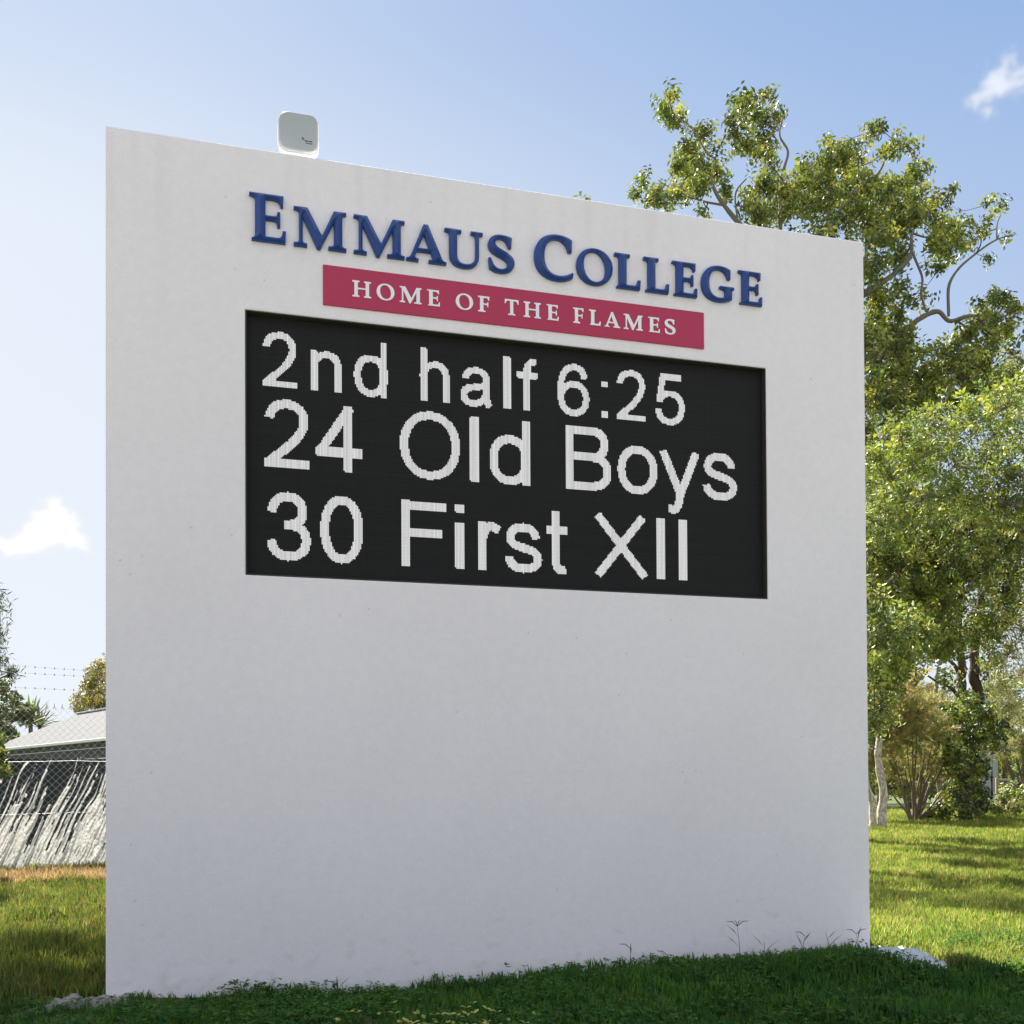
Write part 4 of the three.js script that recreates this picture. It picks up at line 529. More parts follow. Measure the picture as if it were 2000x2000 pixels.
const slimClumps = [[17.69,3,-19.73,0.38],[17.66,2.65,-19.3,0.35],[16.57,2.46,-18.72,0.34],[17.47,3.02,-20,0.3],[17.16,2.16,-19.11,0.35],[17.81,2.1,-19.35,0.29],[18.14,3.05,-20.3,0.39],[18.09,2.69,-19.84,0.36],[17.64,2.55,-20.12,0.36],
  [17.52,3.03,-20.07,0.3],[17.68,2.19,-19.78,0.36],[18.05,2.12,-19.65,0.3]];
const slimTrunk = [[17.41,0,-19.24],[17.23,1.95,-19.29],[17.26,3.25,-19.28],[17.33,3.95,-19.26],[17.5,4.27,-19.21],[17.7,4.53,-19.16]];
const thinClumps = [[18.02,2.01,-17.31,0.27],[17.9,2.33,-16.9,0.29],[18.02,1.61,-17.53,0.25],[16.99,1.78,-16.64,0.21],[17.85,1.59,-16.75,0.27],[17.98,1.98,-16.54,0.34],[18.2,2.58,-17.59,0.25]];
const thinBase=[18.21,0,-16.94], thinTips=[[17.6,1.66,-17.11],[18,2.15,-17.31],[17.77,2.32,-16.75],[18.4,2.01,-17.1],[17.85,1.89,-17.56]];
const lowClumps = [[16.13,0.43,-15.53,0.19],[16.39,0.61,-15.57,0.23],[16.34,0.49,-15.17,0.22],[15.92,0.26,-14.87,0.18],[15.74,0.23,-15.25,0.15],[16.37,0.56,-14.88,0.24],[16.08,0.43,-15.46,0.19],[16.5,0.61,-15.68,0.23],[16.62,0.48,-15.48,0.23],
  [16.41,0.24,-15.42,0.19],[16.17,0.21,-15.74,0.15],[17.15,0.54,-15.74,0.25]];
const lowBase=[16.15,0,-15.22];
const casuarinaClumps = [[-3.56,2.84,-6.18,0.06],[-3.45,2.63,-5.75,0.06],[-3.38,2.47,-5.43,0.05],[-3.51,2.42,-6.02,0.06],[-3.37,2.22,-5.44,0.05],[-3.46,2.18,-5.81,0.06],[-3.34,2.03,-5.4,0.05],[-3.39,2,-6.17,0.03],[-3.59,2.85,-5.85,0.1],
  [-3.58,2.59,-5.76,0.1],[-3.54,2.33,-5.62,0.1],[-3.58,2.15,-5.86,0.1],[-3.78,2.97,-6.26,0.18],[-3.72,2.54,-5.79,0.19],[-3.65,2.19,-5.59,0.19],[-3.92,2.75,-5.92,0.24],[-4.05,2.41,-6.29,0.25],[-3.8,3.15,-5.78,0.21],
  [-4.04,3.49,-6.05,0.24],[-4.29,3.06,-6.36,0.25],[-4.2,2.49,-5.84,0.23],[-3.75,3.43,-6.12,0.15],[-4.06,3.85,-5.97,0.22],[-3.7,2.94,-6.38,0.1],[-3.7,2.68,-6.31,0.11],[-3.86,2.54,-7.08,0.12],[-3.75,2.25,-6.66,0.1],
  [-3.87,3.04,-6.68,0.18],[-4.02,2.75,-7.11,0.21],[-3.92,2.34,-6.8,0.21],[-4.13,2.9,-6.8,0.26],[-4.14,2.46,-6.62,0.25],[-4.09,3.41,-6.99,0.23],[-4.18,3.62,-6.61,0.25],[-4.43,3.15,-6.85,0.26],[-4.54,2.68,-7.12,0.26],
  [-3.91,3.59,-6.82,0.16],[-4.2,4,-6.51,0.23]];
const casuarinaTrunk = [[-4.08,0,-6.37],[-4.1,1.58,-6.37],[-4.06,2.33,-6.36],[-4.1,3.07,-6.37],[-4.14,3.77,-6.38],[-4.17,4.12,-6.39]];
const fenceShrubClumps = [[-3.5,1.32,-6.11,0.05],[-3.48,1.22,-6.26,0.05],[-3.52,1.1,-6.28,0.06],[-3.57,1.23,-6.1,0.08],[-3.64,1.09,-6.4,0.08],[-3.44,1.02,-6.08,0.03]];
const fenceShrubBase=[-3.6,0,-6.24];
const leftShrubClumps = [[-11.93,5.53,-49.28,0.49],[-11.41,4.77,-48.94,0.54],[-11.95,4.22,-49.98,0.62],[-11.31,4.24,-50.23,0.45],[-12.9,4.79,-51.26,0.76],[-12.04,3.56,-49.3,0.49],[-11.06,4.45,-50.36,0.35],[-12.96,5.15,-49.41,0.83],[-12.99,3.74,-50.6,0.75],
  [-11.73,3.2,-49.43,0.59],[-13.82,4.46,-50.27,0.99],[-12.1,2.93,-49.04,0.59],[-12.62,5.83,-52.83,0.52],[-11.87,4.95,-51.38,0.56],[-12.52,4.39,-52.89,0.66],[-11.59,4.33,-51.75,0.47],[-13.2,4.9,-52.72,0.78],[-12.71,3.72,-52.68,0.52],
  [-11.34,4.56,-52,0.36],[-13.84,5.47,-53.48,0.9],[-13.6,3.89,-53.51,0.79],[-12.18,3.29,-51.8,0.62],[-14.33,4.6,-52.49,1.03],[-12.94,3.09,-53.24,0.63]];
const leftShrubBase=[-12.97,0,-51.43];
const yellowClumps = [[-7.41,6.48,-47.95,0.32],[-7.73,6.06,-48.75,0.37],[-7.97,5.56,-48.81,0.42],[-7.65,5.56,-50.12,0.46],[-8.11,4.88,-48.13,0.42],[-7.8,4.86,-49.36,0.5],[-7.47,4.75,-49.52,0.38],[-8.56,4.62,-49.75,0.25],[-6.89,6.32,-47.48,0.59],
  [-6.78,5.8,-49.8,0.66],[-6.14,5.9,-48.05,0.69],[-6.64,4.76,-49.53,0.76],[-5.74,5.23,-48.81,0.76],[-7.01,4.19,-48.56,0.6],[-7.84,6.88,-51.76,0.34],[-8.06,6.32,-51.48,0.39],[-8.22,5.74,-50.83,0.44],[-7.82,5.68,-51.53,0.47],
  [-8.52,5.12,-51.25,0.44],[-8.07,5.02,-51.56,0.52],[-7.66,4.87,-51.25,0.39],[-8.85,4.77,-51.95,0.26],[-7.18,6.6,-50.17,0.62],[-6.88,5.89,-50.78,0.68],[-6.28,6.05,-49.6,0.71],[-6.82,4.89,-51.38,0.79],[-5.93,5.41,-51.1,0.79],
  [-7.34,4.37,-51.62,0.63]];
const yellowTrunk=[[-6.89,0,-49.76],[-6.87,2.22,-49.76],[-7.02,4.26,-49.8],[-7.14,5.54,-49.83]];
const leanTo = (b, tips, r0, r1) => tips.map((t, k) => ({ pts: [[b[0] + (k % 3 - 1) * 0.05, b[1] - 0.05, b[2] + (k % 2) * 0.05], [b[0] + (t[0] - b[0]) * 0.35 + (k % 2 ? 0.05 : -0.04), b[1] + (t[1] - b[1]) * 0.3, b[2] + (t[2] - b[2]) * 0.35], [b[0] + (t[0] - b[0]) * 0.72, b[1] + (t[1] - b[1]) * 0.68, b[2] + (t[2] - b[2]) * 0.72], t], r: [r0 * (0.8 + 0.08 * (k % 5)), r1] }));
plant({ name: 'gum_tree', label: 'tall ragged tree with crooked grey limbs rising above right edge of sign wall', base: gumTrunk[0], trunk: gumTrunk, trunkR: [0.24, 0.07], limbs: gumLimbs, clumps: gumClumps, geo: SPRIGS.broad, colors: GREEN, per: 20, byArea: true, seed: 1, twigR: 0.016 });
plant({ name: 'broadleaf_tree', label: 'dense bright yellow-green tree at right picture edge before the tall ragged tree', base: broadTrunk[0], trunk: broadTrunk, trunkR: [0.15, 0.06], limbs: broadLimbs, clumps: broadClumps, geo: SPRIGS.bright, colors: BRIGHT, per: 30, seed: 2, twigR: 0.01, size: 0.68 });
plant({ name: 'added_young_tree', label: 'added young tree set nearer so sun brightens foliage past right edge of sign wall at half height', base: youngTrunk[0], trunk: youngTrunk, trunkR: [0.06, 0.02], clumps: youngClumps, geo: SPRIGS.bright, colors: BRIGHT, per: 24, seed: 14, size: 0.75 });  // low gum foliage built as a separate nearer tree, added to stay sunlit
plant({ name: 'weeping_tree', label: 'pale weeping tree with drooping narrow leaves at right picture edge', base: weepingTrunk[0], trunk: weepingTrunk, trunkR: [0.2, 0.08], clumps: weepingClumps, geo: SPRIGS.weeping, colors: PALE, per: 15, seed: 3, hang: 1.1, up: 0.1, bark: BARK.pale, size: 1.2 });
plant({ name: 'dark_trunked_tree', label: 'tree with two dark upright trunks behind the rounded green shrub', base: darkTrunk[0], trunk: darkTrunk, trunkR: [0.13, 0.07], limbs: darkLimbs, clumps: darkClumps, geo: SPRIGS.far, colors: [...DARK, ...GREEN, [0.2, 0.12, 0.05]], per: 17, seed: 4, bark: mat([0.075, 0.045, 0.032], 0.95) });
plant({ name: 'olive_tree', label: 'brownish olive-leaved tree beyond the others, upper part at right picture edge', base: oliveTrunk[0], trunk: oliveTrunk, trunkR: [0.2, 0.08], clumps: oliveClumps, geo: SPRIGS.far, colors: OLIVE, per: 22, seed: 5, bark: BARK.twig });
{
  const bark = mat([1, 1, 1], 0.9, { map: barkTexture([0.55, 0.48, 0.44], [0.93, 0.9, 0.87], 2.2, 6) });
  plant({ name: 'paperbark_tree', label: 'paperbark with pale peeling trunks and feathery foliage close to right edge of sign wall', base: onGround(paperbarkTrunk[0]), trunk: paperbarkTrunk, trunkR: [0.085, 0.035], stems: [{ pts: paperbarkStem, r: [0.075, 0.03] }], clumps: paperbarkClumps, geo: SPRIGS.fine, leafMaterial: MATS.feather, colors: OLIVE, per: 36, seed: 6, bark, size: 1.1 });
}
plant({ name: 'bottlebrush_shrub', label: 'many-stemmed shrub with brownish feathery foliage between paperbark and round green shrub', category: 'shrub', base: onGround(brownBase), stems: leanTo(brownBase, brownTips, 0.032, 0.01), clumps: brownClumps, geo: SPRIGS.fine, leafMaterial: MATS.feather, colors: BROWNISH, per: 17, seed: 7, bark: mat([0.17, 0.13, 0.1], 0.9) });
plant({ name: 'round_shrub', label: 'rounded dark green leafy shrub casting a black shadow on the grass', category: 'shrub', base: onGround(shrubTrunk[0]), trunk: shrubTrunk, trunkR: [0.14, 0.06], clumps: shrubClumps, geo: SPRIGS.shrub, colors: [...DARK, ...GREEN, ...BRIGHT], per: 19, seed: 8, bark: BARK.dark, size: 1.1 });
plant({ name: 'slim_tree', label: 'slim pale-trunked tree seen in the gap above the brownish shrub', base: slimTrunk[0], trunk: slimTrunk, trunkR: [0.07, 0.04], clumps: slimClumps, geo: SPRIGS.fine, leafMaterial: MATS.feather, colors: YELLOW.concat(PALE), per: 24, seed: 9, bark: BARK.grey, size: 1.3 });
plant({ name: 'thin_stemmed_tree', label: 'thin-stemmed olive bushy tree in front of timber gate frame at right', category: 'tree', base: onGround(thinBase), stems: leanTo(thinBase, thinTips, 0.05, 0.015), clumps: thinClumps, geo: SPRIGS.fine, leafMaterial: MATS.feather, colors: BROWNISH.concat(GREEN), per: 22, seed: 10, bark: BARK.twig, size: 1.2 });
plant({ name: 'low_shrub', label: 'low yellow-green shrub on the grass at right picture edge', category: 'shrub', base: onGround(lowBase), clumps: lowClumps, geo: SPRIGS.shrub, colors: PALE.concat(BRIGHT), per: 22, seed: 11, twigs: false, size: 0.8 });
{
  // the tree that stands hidden behind the sign: only its topmost sprig shows over the wall
  const r = seeded(31), c = []; for (let k = 0; k < 34; k++) { const y = 4.4 + r() * 2.9, w = 1.3 * (1 - Math.abs(y - 5.6) / 2.6); c.push([2.75 + (r() - 0.5) * 2 * w, y, -6.7 + (r() - 0.5) * 2 * w, 0.24]); }
  c.push([2.73, 7.74, -6.67, 0.07]);
  plant({ name: 'small_tree', label: 'tree behind sign wall of which one pale yellow sprig shows over the top edge', base: [2.8, 0, -6.8], trunk: [[2.8, -0.05, -6.8], [2.85, 2, -6.8], [2.75, 4.5, -6.75], [2.73, 7.6, -6.67]], trunkR: [0.09, 0.012], clumps: c, geo: SPRIGS.bright, colors: [[0.34, 0.32, 0.06], [0.28, 0.3, 0.05], [0.2, 0.23, 0.04]], per: 18, byArea: true, seed: 12 });
}
// far trees closing the view between the near ones
{
  const kinds = [['dull green background tree', DARK.concat(GREEN)], ['olive background tree', OLIVE.concat(GREEN)]];
  const spots = [[21.9, -28.4, 4, 0, 'seen between paperbark trunks and brownish shrub'], [24.7, -29.7, 4.4, 1, 'behind the round green shrub'], [26.2, -29.3, 4, 0, 'behind the pale shed'], [27.8, -28.9, 4.6, 1, 'beyond the low shrub at picture edge'], [18.9, -24, 2, 1, 'standing low behind the paperbark trunks'], [20.1, -24.2, 1.9, 0, 'standing low right of brownish shrub stems']];
  spots.forEach(([x, z, h, kind, where], i) => {
    const r = seeded(300 + i), c = []; for (let k = 0; k < 60; k++) { const y = 0.5 + r() * (h - 0.5), w = 1.9 * Math.sqrt(Math.max(0.1, 1 - ((y - h * 0.45) / (h * 0.6)) ** 2)); c.push([x + (r() - 0.5) * 2 * w, y, z + (r() - 0.5) * 2 * w, 0.4]); }
    plant({ name: 'background_tree', label: kinds[kind][0] + ' ' + where, base: [x, 0, z], trunk: [[x, -0.05, z], [x + 0.1, h * 0.5, z], [x, h * 0.85, z]], trunkR: [0.12, 0.03], clumps: c, geo: SPRIGS.far, colors: kinds[kind][1], per: 9, seed: 40 + i, size: 1.3, bark: BARK.twig });
  });
}
{
  // the far wood that closes the field off, one low mass
  const r = seeded(401), n = 7000, im = new THREE.InstancedMesh(SPRIGS.far, MATS.broad, n), q = new THREE.Quaternion(), C = new Float32Array(n * 3), all = DARK.concat(GREEN.slice(2));
  for (let k = 0; k < n; k++) {
    const a = -1.25 + r() * 2.6, d = 64 + r() * 10, top = 3.6 + 1.3 * n2(a * 9, 4) + 0.6 * n2(a * 31, 7), y = top * Math.sqrt(r()), s = 4 + 3 * r(), c = all[Math.floor(r() * all.length)];
    q.setFromUnitVectors(V(0, 1, 0), rv(r).add(V(0, 0.5, 0)).normalize()); im.setMatrixAt(k, new THREE.Matrix4().compose(V(Math.sin(a) * d, Math.max(0, y - 0.6), 4.6 - Math.cos(a) * d), q.clone(), V(s, s, s))); C.set(c, k * 3);
  }
  im.instanceColor = new THREE.InstancedBufferAttribute(C, 3); im.name = 'distant_woodland'; im.castShadow = im.receiveShadow = true; tag(im, 'low dark wood far off beyond the field and house', 'woodland', null, 'stuff'); scene.add(im);
}
// pale shed, gate frame and pole at the right edge
{
  const s = base('shed', [22.7, 0, -24.3], -0.6); tag(s, 'pale grey corrugated shed behind the shrubs at right', 'shed');
  for (let k = 0; k < 10; k++) put('wall_sheet', rbox(0.118, 2, 0.03, 0.012, -0.5 + k * 0.12, 1, (k % 2) * 0.012), mat([0.42, 0.44, 0.46], 0.6), s);
  put('side_wall', box(0.04, 2, 3, 0.66, 1, -1.53), mat([0.42, 0.44, 0.46], 0.6), s);
  const roof = put('roof', box(1.5, 0.06, 3.4, 0.05, 2.08, -1.5), mat([0.7, 0.71, 0.72], 0.5), s); put('gutter', rbox(1.5, 0.1, 0.09, 0.02, 0.05, 2.04, 0.25), mat([0.62, 0.62, 0.64], 0.5), roof);
  const g = base('gate_frame', [20.55, 0, -20.45], -0.5); tag(g, 'weathered timber gate frame with wire infill beside the shed', 'gate');
  for (const x of [-0.23, 0.23]) put('post', rbox(0.1, 0.98, 0.1, 0.01, x, 0.47, 0), mat(x < 0 ? [0.36, 0.25, 0.17] : [0.45, 0.42, 0.4], 0.9), g);
  put('top_rail', rbox(0.36, 0.06, 0.05, 0.01, 0, 0.9, 0), mat([0.4, 0.32, 0.25], 0.9), g);
  const w = new Mesher(); for (let k = 0; k < 9; k++) { w.tube([V(-0.18 + k * 0.045, 0.1, 0), V(-0.18 + k * 0.045, 0.87, 0)], [0.003, 0.003], 4); w.tube([V(-0.18, 0.12 + k * 0.09, 0.004), V(0.18, 0.12 + k * 0.09, 0.004)], [0.003, 0.003], 4); } put('wire_infill', w.geometry(), mat([0.3, 0.3, 0.3], 0.5, { metalness: 0.6 }), g);
  const p = base('fence_pole', [19.43, 0, -19.72]); tag(p, 'thin dark steel fence pole standing left of the timber gate frame', 'pole');
  put('shaft', new THREE.CylinderGeometry(0.028, 0.028, 1.3, 10).translate(0, 0.6, 0), mat([0.06, 0.065, 0.07], 0.5), p); put('cap', new THREE.SphereGeometry(0.034, 10, 8).translate(0, 1.25, 0), mat([0.06, 0.065, 0.07], 0.5), p);
}

// ---------------------------------------------------------------- left side
plant({ name: 'casuarina_tree', label: 'fine-needled dark tree whose branch tips hang in at left picture edge', base: casuarinaTrunk[0], trunk: casuarinaTrunk, trunkR: [0.1, 0.015], clumps: casuarinaClumps, geo: SPRIGS.casuarina, leafMaterial: MATS.dark, colors: [[0.05, 0.08, 0.04], [0.08, 0.12, 0.05], [0.04, 0.06, 0.04], [0.12, 0.15, 0.05]], per: 10, seed: 21, hang: 0.45, bark: BARK.dark });
plant({ name: 'leafy_tree', label: 'dark leafy tree with yellow-lit top rising behind left end of house roof', category: 'tree', base: leftShrubBase, trunk: [[leftShrubBase[0], -0.05, leftShrubBase[2]], [leftShrubBase[0] + 0.1, 2, leftShrubBase[2]], [leftShrubBase[0], 4.2, leftShrubBase[2]]], trunkR: [0.2, 0.07], clumps: leftShrubClumps, geo: SPRIGS.shrub, colors: DARK.concat([[0.14, 0.13, 0.02]]), per: 18, seed: 22, size: 2.2, bark: BARK.dark });
plant({ name: 'fence_shrub', label: 'small green shrub poking in at left picture edge against the shade cloth', category: 'shrub', base: fenceShrubBase, trunk: [fenceShrubBase, [fenceShrubBase[0], 0.6, fenceShrubBase[2]], [fenceShrubBase[0] + 0.05, 1.2, fenceShrubBase[2]]], trunkR: [0.03, 0.012], clumps: fenceShrubClumps, geo: SPRIGS.bright, colors: GREEN.concat(DARK), per: 9, seed: 25, size: 0.7 });
plant({ name: 'yellow_leaved_tree', label: 'yellow-green tree showing above house roof at left edge of sign wall', base: yellowTrunk[0], trunk: yellowTrunk, trunkR: [0.1, 0.05], clumps: yellowClumps, geo: SPRIGS.far, colors: YELLOW, per: 14, seed: 23, size: 1.7, bark: BARK.twig });
function palm(label, p, h, n, L, color, seed) {
  const o = base('palm_tree', p); tag(o, label, 'palm'); const r = seeded(seed), m = new Mesher();
  m.tube([V(0, -0.05, 0), V(0.05, h * 0.5, 0), V(0, h, 0)], [0.15, 0.12, 0.1], 8); put('trunk', m.geometry(), BARK.twig, o);
  const mt = leafMat(0.3);
  for (let k = 0; k < n; k++) {
    const a = k * 2.4, el = 0.25 + 1.1 * r(), d = V(Math.cos(a) * Math.cos(el), Math.sin(el), Math.sin(a) * Math.cos(el)), side = V(-Math.sin(a), 0, Math.cos(a)), f = new Mesher(), c = color.map((x) => x * (0.7 + 0.6 * r())), rows = 6, l = L * (0.7 + 0.5 * r());
    for (let j = 0; j <= rows; j++) { const t = j / rows, w = 0.045 * L * Math.sin(Math.PI * Math.min(1, 0.12 + t * 0.88)) + 0.001, at = V(0, h, 0).addScaledVector(d, l * t).add(V(0, -l * 0.35 * t * t * Math.cos(el), 0)); f.vert(at.clone().addScaledVector(side, w), c); f.vert(at.clone().add(V(0, -w * 0.5, 0)), c); f.vert(at.clone().addScaledVector(side, -w), c); }
    for (let j = 0; j < rows; j++) for (let s = 0; s < 2; s++) { const q = j * 3 + s; f.tri(q, q + 3, q + 1); f.tri(q + 1, q + 3, q + 4); }
    put('frond', f.geometry(), mt, o);
  }
}
palm('spiky yellow-green palm with upright leaves rising behind house roof at left', [-11.15, 0, -51.93], 4.0, 34, 1.7, [0.14, 0.17, 0.03], 3);
palm('darker spiky palm right of the yellow-green one, above house roof', [-11.08, 0, -54.1], 3.9, 30, 1.5, [0.05, 0.075, 0.03], 8);

{
  // tall tree that stands outside the view at the left; its shade falls on the grass beside the sign
  const r = seeded(91), c = []; for (let k = 0; k < 70; k++) { const a = r() * 6.28, d = Math.sqrt(r()); c.push([-5 + Math.cos(a) * d * 1.9, 15.6 + r() * 2, -12.4 + Math.sin(a) * d * 1.6, 0.35]); }
  plant({ name: 'shade_tree', label: 'tall tree outside the left edge whose shade falls on grass left of sign wall', base: [-9.6, 0, -11.4], trunk: [[-9.6, -0.05, -11.4], [-9.5, 4, -11.5], [-9, 9, -11.9], [-7.2, 15, -12.3]], trunkR: [0.28, 0.1], clumps: c, geo: SPRIGS.far, colors: GREEN, per: 38, seed: 24, size: 1.5 });
}

// house with hipped metal roof (its own axes: x along the front, z towards the viewer)
{
  const hx = Math.atan2(-0.905, 0.425), o = base('house', [-5.44, 0, -31.73], hx); tag(o, 'low house with white metal hip roof and grey awning behind the fence', 'house');
  const tin = mat([0.105, 0.105, 0.11], 0.95), quad = (a, b, c, d) => { const m = new Mesher(), N = V().crossVectors(V(...b).sub(V(...a)), V(...d).sub(V(...a))).normalize().multiplyScalar(0.04); const v = [a, b, c, d].map((p) => m.vert(V(...p))), w = [a, b, c, d].map((p) => m.vert(V(...p).sub(N))); m.tri(v[0], v[1], v[2]); m.tri(v[0], v[2], v[3]); m.tri(w[0], w[2], w[1]); m.tri(w[0], w[3], w[2]); for (let k = 0; k < 4; k++) { const n = (k + 1) % 4; m.tri(v[k], w[k], v[n]); m.tri(v[n], w[k], w[n]); } return m.geometry(false); };
  const L = 6, R = -15.5, e = 2.42, y = 4.0, F = 0, Bk = -6, lerp = (a, b, t) => a.map((v, k) => v + (b[k] - v) * t);
  const front = [[R, e, F], [L, e, F]], ridge = [[R + 3.5, y, -3], [L - 3.5, y, -3]];
  for (let k = 0; k < 14; k++) {                                   // roof sheets of the front slope
    const t0 = k / 14, t1 = (k + 1) / 14 - 0.0012; put('roof_sheet', quad(lerp(front[0], front[1], t0), lerp(front[0], front[1], t1), lerp(ridge[0], ridge[1], t1), lerp(ridge[0], ridge[1], t0)), tin, o);
  }
  put('hip_end', quad([L, e, F], [L, e, Bk], [L - 3.5, y - 0.001, -3.01], [L - 3.5, y, -3]), tin, o); put('hip_end', quad([R, e, Bk], [R, e, F], [R + 3.5, y, -3], [R + 3.5, y - 0.001, -3.01]), tin, o);
  put('rear_slope', quad([L, e, Bk], [R, e, Bk], [R + 3.5, y, -3.01], [L - 3.5, y, -3.01]), tin, o);
  put('ridge_cap', rbox(L - R - 7, 0.07, 0.2, 0.02, (L + R) / 2, y + 0.03, -3), mat([0.5, 0.51, 0.52], 0.5), o);
  put('gutter', rbox(L - R, 0.1, 0.12, 0.02, (L + R) / 2, 2.39, 0.06), mat([0.8, 0.8, 0.8], 0.45), o);
  put('fascia', box(L - R - 0.1, 0.2, 0.03, (L + R) / 2, 2.235, 0.0), mat([0.045, 0.042, 0.046], 0.9), o);
  const blind = (u, v) => 0.5 + 0.3 * n2(u * 3, v), aw = new Mesher(), N = 90; for (let k = 0; k <= N; k++) for (const yy of [2.12, 1.79]) aw.vert(V(R + (L - R) * k / N, yy, 0.03 + 0.03 * blind(k * 0.4, yy)));
  for (let k = 0; k < N; k++) { const a = k * 2; aw.tri(a, a + 1, a + 2); aw.tri(a + 1, a + 3, a + 2); }
  put('awning', aw.geometry(), mat([0.06, 0.055, 0.06], 0.9, { side: THREE.DoubleSide }), o); put('awning_rail', box(L - R - 0.1, 0.035, 0.05, (L + R) / 2, 1.77, 0.05), mat([0.75, 0.75, 0.75], 0.5), o); put('awning_rail', box(L - R - 0.1, 0.02, 0.05, (L + R) / 2, 2.125, 0.05), mat([0.6, 0.6, 0.6], 0.5), o);
  put('wall', box(L - R - 1, 2.4, 0.15, (L + R) / 2, 1.2, -2), mat([0.09, 0.08, 0.075], 0.9), o); put('wall', box(0.15, 2.4, 3.6, L - 0.6, 1.2, -3.9), mat([0.3, 0.27, 0.25], 0.9), o); put('wall', box(0.15, 2.4, 3.6, R + 0.6, 1.2, -3.9), mat([0.3, 0.27, 0.25], 0.9), o);  // front wall coloured darker than the sides to stand for veranda shade
  for (let k = 0; k < 7; k++) put('veranda_post', box(0.1, 2.3, 0.1, R + 0.6 + k * 3.35, 1.15, -0.15), mat([0.5, 0.5, 0.5], 0.6), o);
}

// chain-link fence with three barbed strands
const FENCE = { a: V(-6.6, 0, -6.29), d: V(0.985, 0, -0.17).normalize(), n: V(0.17, 0, 0.985).normalize(), len: 6.2 };
{
  const o = base('chain_link_fence', FENCE.a.toArray(), Math.atan2(0.17, 0.985)); tag(o, 'galvanised chain-link fence topped with barbed wire at left', 'fence');
  const steel = mat([0.42, 0.42, 0.42], 0.5, { metalness: 0.3 }), wire = mat([0.16, 0.16, 0.17], 0.7), m = new Mesher(), H = 1.7, L = FENCE.len, p = 0.075, n = Math.ceil((L + H) / p);
  for (let k = -Math.ceil(H / p); k < n; k++) for (const s of [1, -1]) {          // the two families of slanting wires, woven over and under each other
    const x0 = k * p, pts = []; for (let j = 0; j <= Math.round(H / (p / 2)); j++) { const y = j * p / 2, x = s > 0 ? x0 + y : x0 + H - y; if (x < 0 || x > L) continue; pts.push(V(x, y + 0.03, s * 0.004 + (j % 2 ? 0.0035 : -0.0035) * s)); }
    if (pts.length > 1) m.tube(pts, pts.map(() => 0.001), 4);
  }
  for (let k = 0; k < L / p; k++) { const x = k * p + 0.008; m.tube([V(x - 0.012, H + 0.005, 0), V(x, H + 0.03, 0.002), V(x + 0.004, H + 0.062, 0)], [0.003, 0.003, 0.002], 4); m.tube([V(x + 0.016, H + 0.005, 0), V(x + 0.004, H + 0.03, -0.002), V(x, H + 0.06, 0)], [0.003, 0.003, 0.002], 4); }
  const mesh = put('wire_mesh', m.geometry(), steel, o); mesh.userData.kind = 'stuff';
  for (const y of [0.62, 1.16]) { const w = new Mesher(), pts = []; for (let k = 0; k <= 20; k++) pts.push(V(k / 20 * L, y + 0.008 * Math.sin(k * 1.7), 0.008)); w.tube(pts, pts.map(() => 0.002), 4); put('line_wire', w.geometry(), steel, o); }
  for (const [y0, y1] of [[2.25, 2.06], [2.15, 2.02], [1.985, 1.88]]) {
    const w = new Mesher(), pts = []; for (let k = 0; k <= 24; k++) { const t = k / 24; pts.push(V(t * L, y0 + (y1 - y0) * t - 0.012 * Math.sin(Math.PI * t), 0)); } w.tube(pts, pts.map(() => 0.0012), 4);
    const s = put('barbed_strand', w.geometry(), wire, o), b = new Mesher(); for (let k = 0; k < L / 0.092; k++) { const x = 0.04 + k * 0.092, t = x / L, y = y0 + (y1 - y0) * t - 0.012 * Math.sin(Math.PI * t); b.tube([V(x - 0.007, y, 0.003), V(x + 0.007, y, -0.003)], [0.0034, 0.0034], 5); b.tube([V(x - 0.003, y - 0.013, 0.004), V(x + 0.003, y + 0.013, -0.004)], [0.0016, 0.0016], 3); b.tube([V(x + 0.003, y - 0.011, -0.006), V(x - 0.003, y + 0.011, 0.006)], [0.0016, 0.0016], 3); } const bb = put('barbs', b.geometry(), wire, s); bb.userData.kind = 'stuff';
  }
  for (const x of [0.1, 4.55, 6.1]) { const q = put('post', new THREE.CylinderGeometry(0.03, 0.03, 1.85, 12).translate(x, 0.9, -0.04), steel, o); put('post_arm', mergeGeometries([new THREE.CylinderGeometry(0.016, 0.016, 0.5, 8).translate(x, 2.03, -0.04)]), steel, q); }
}
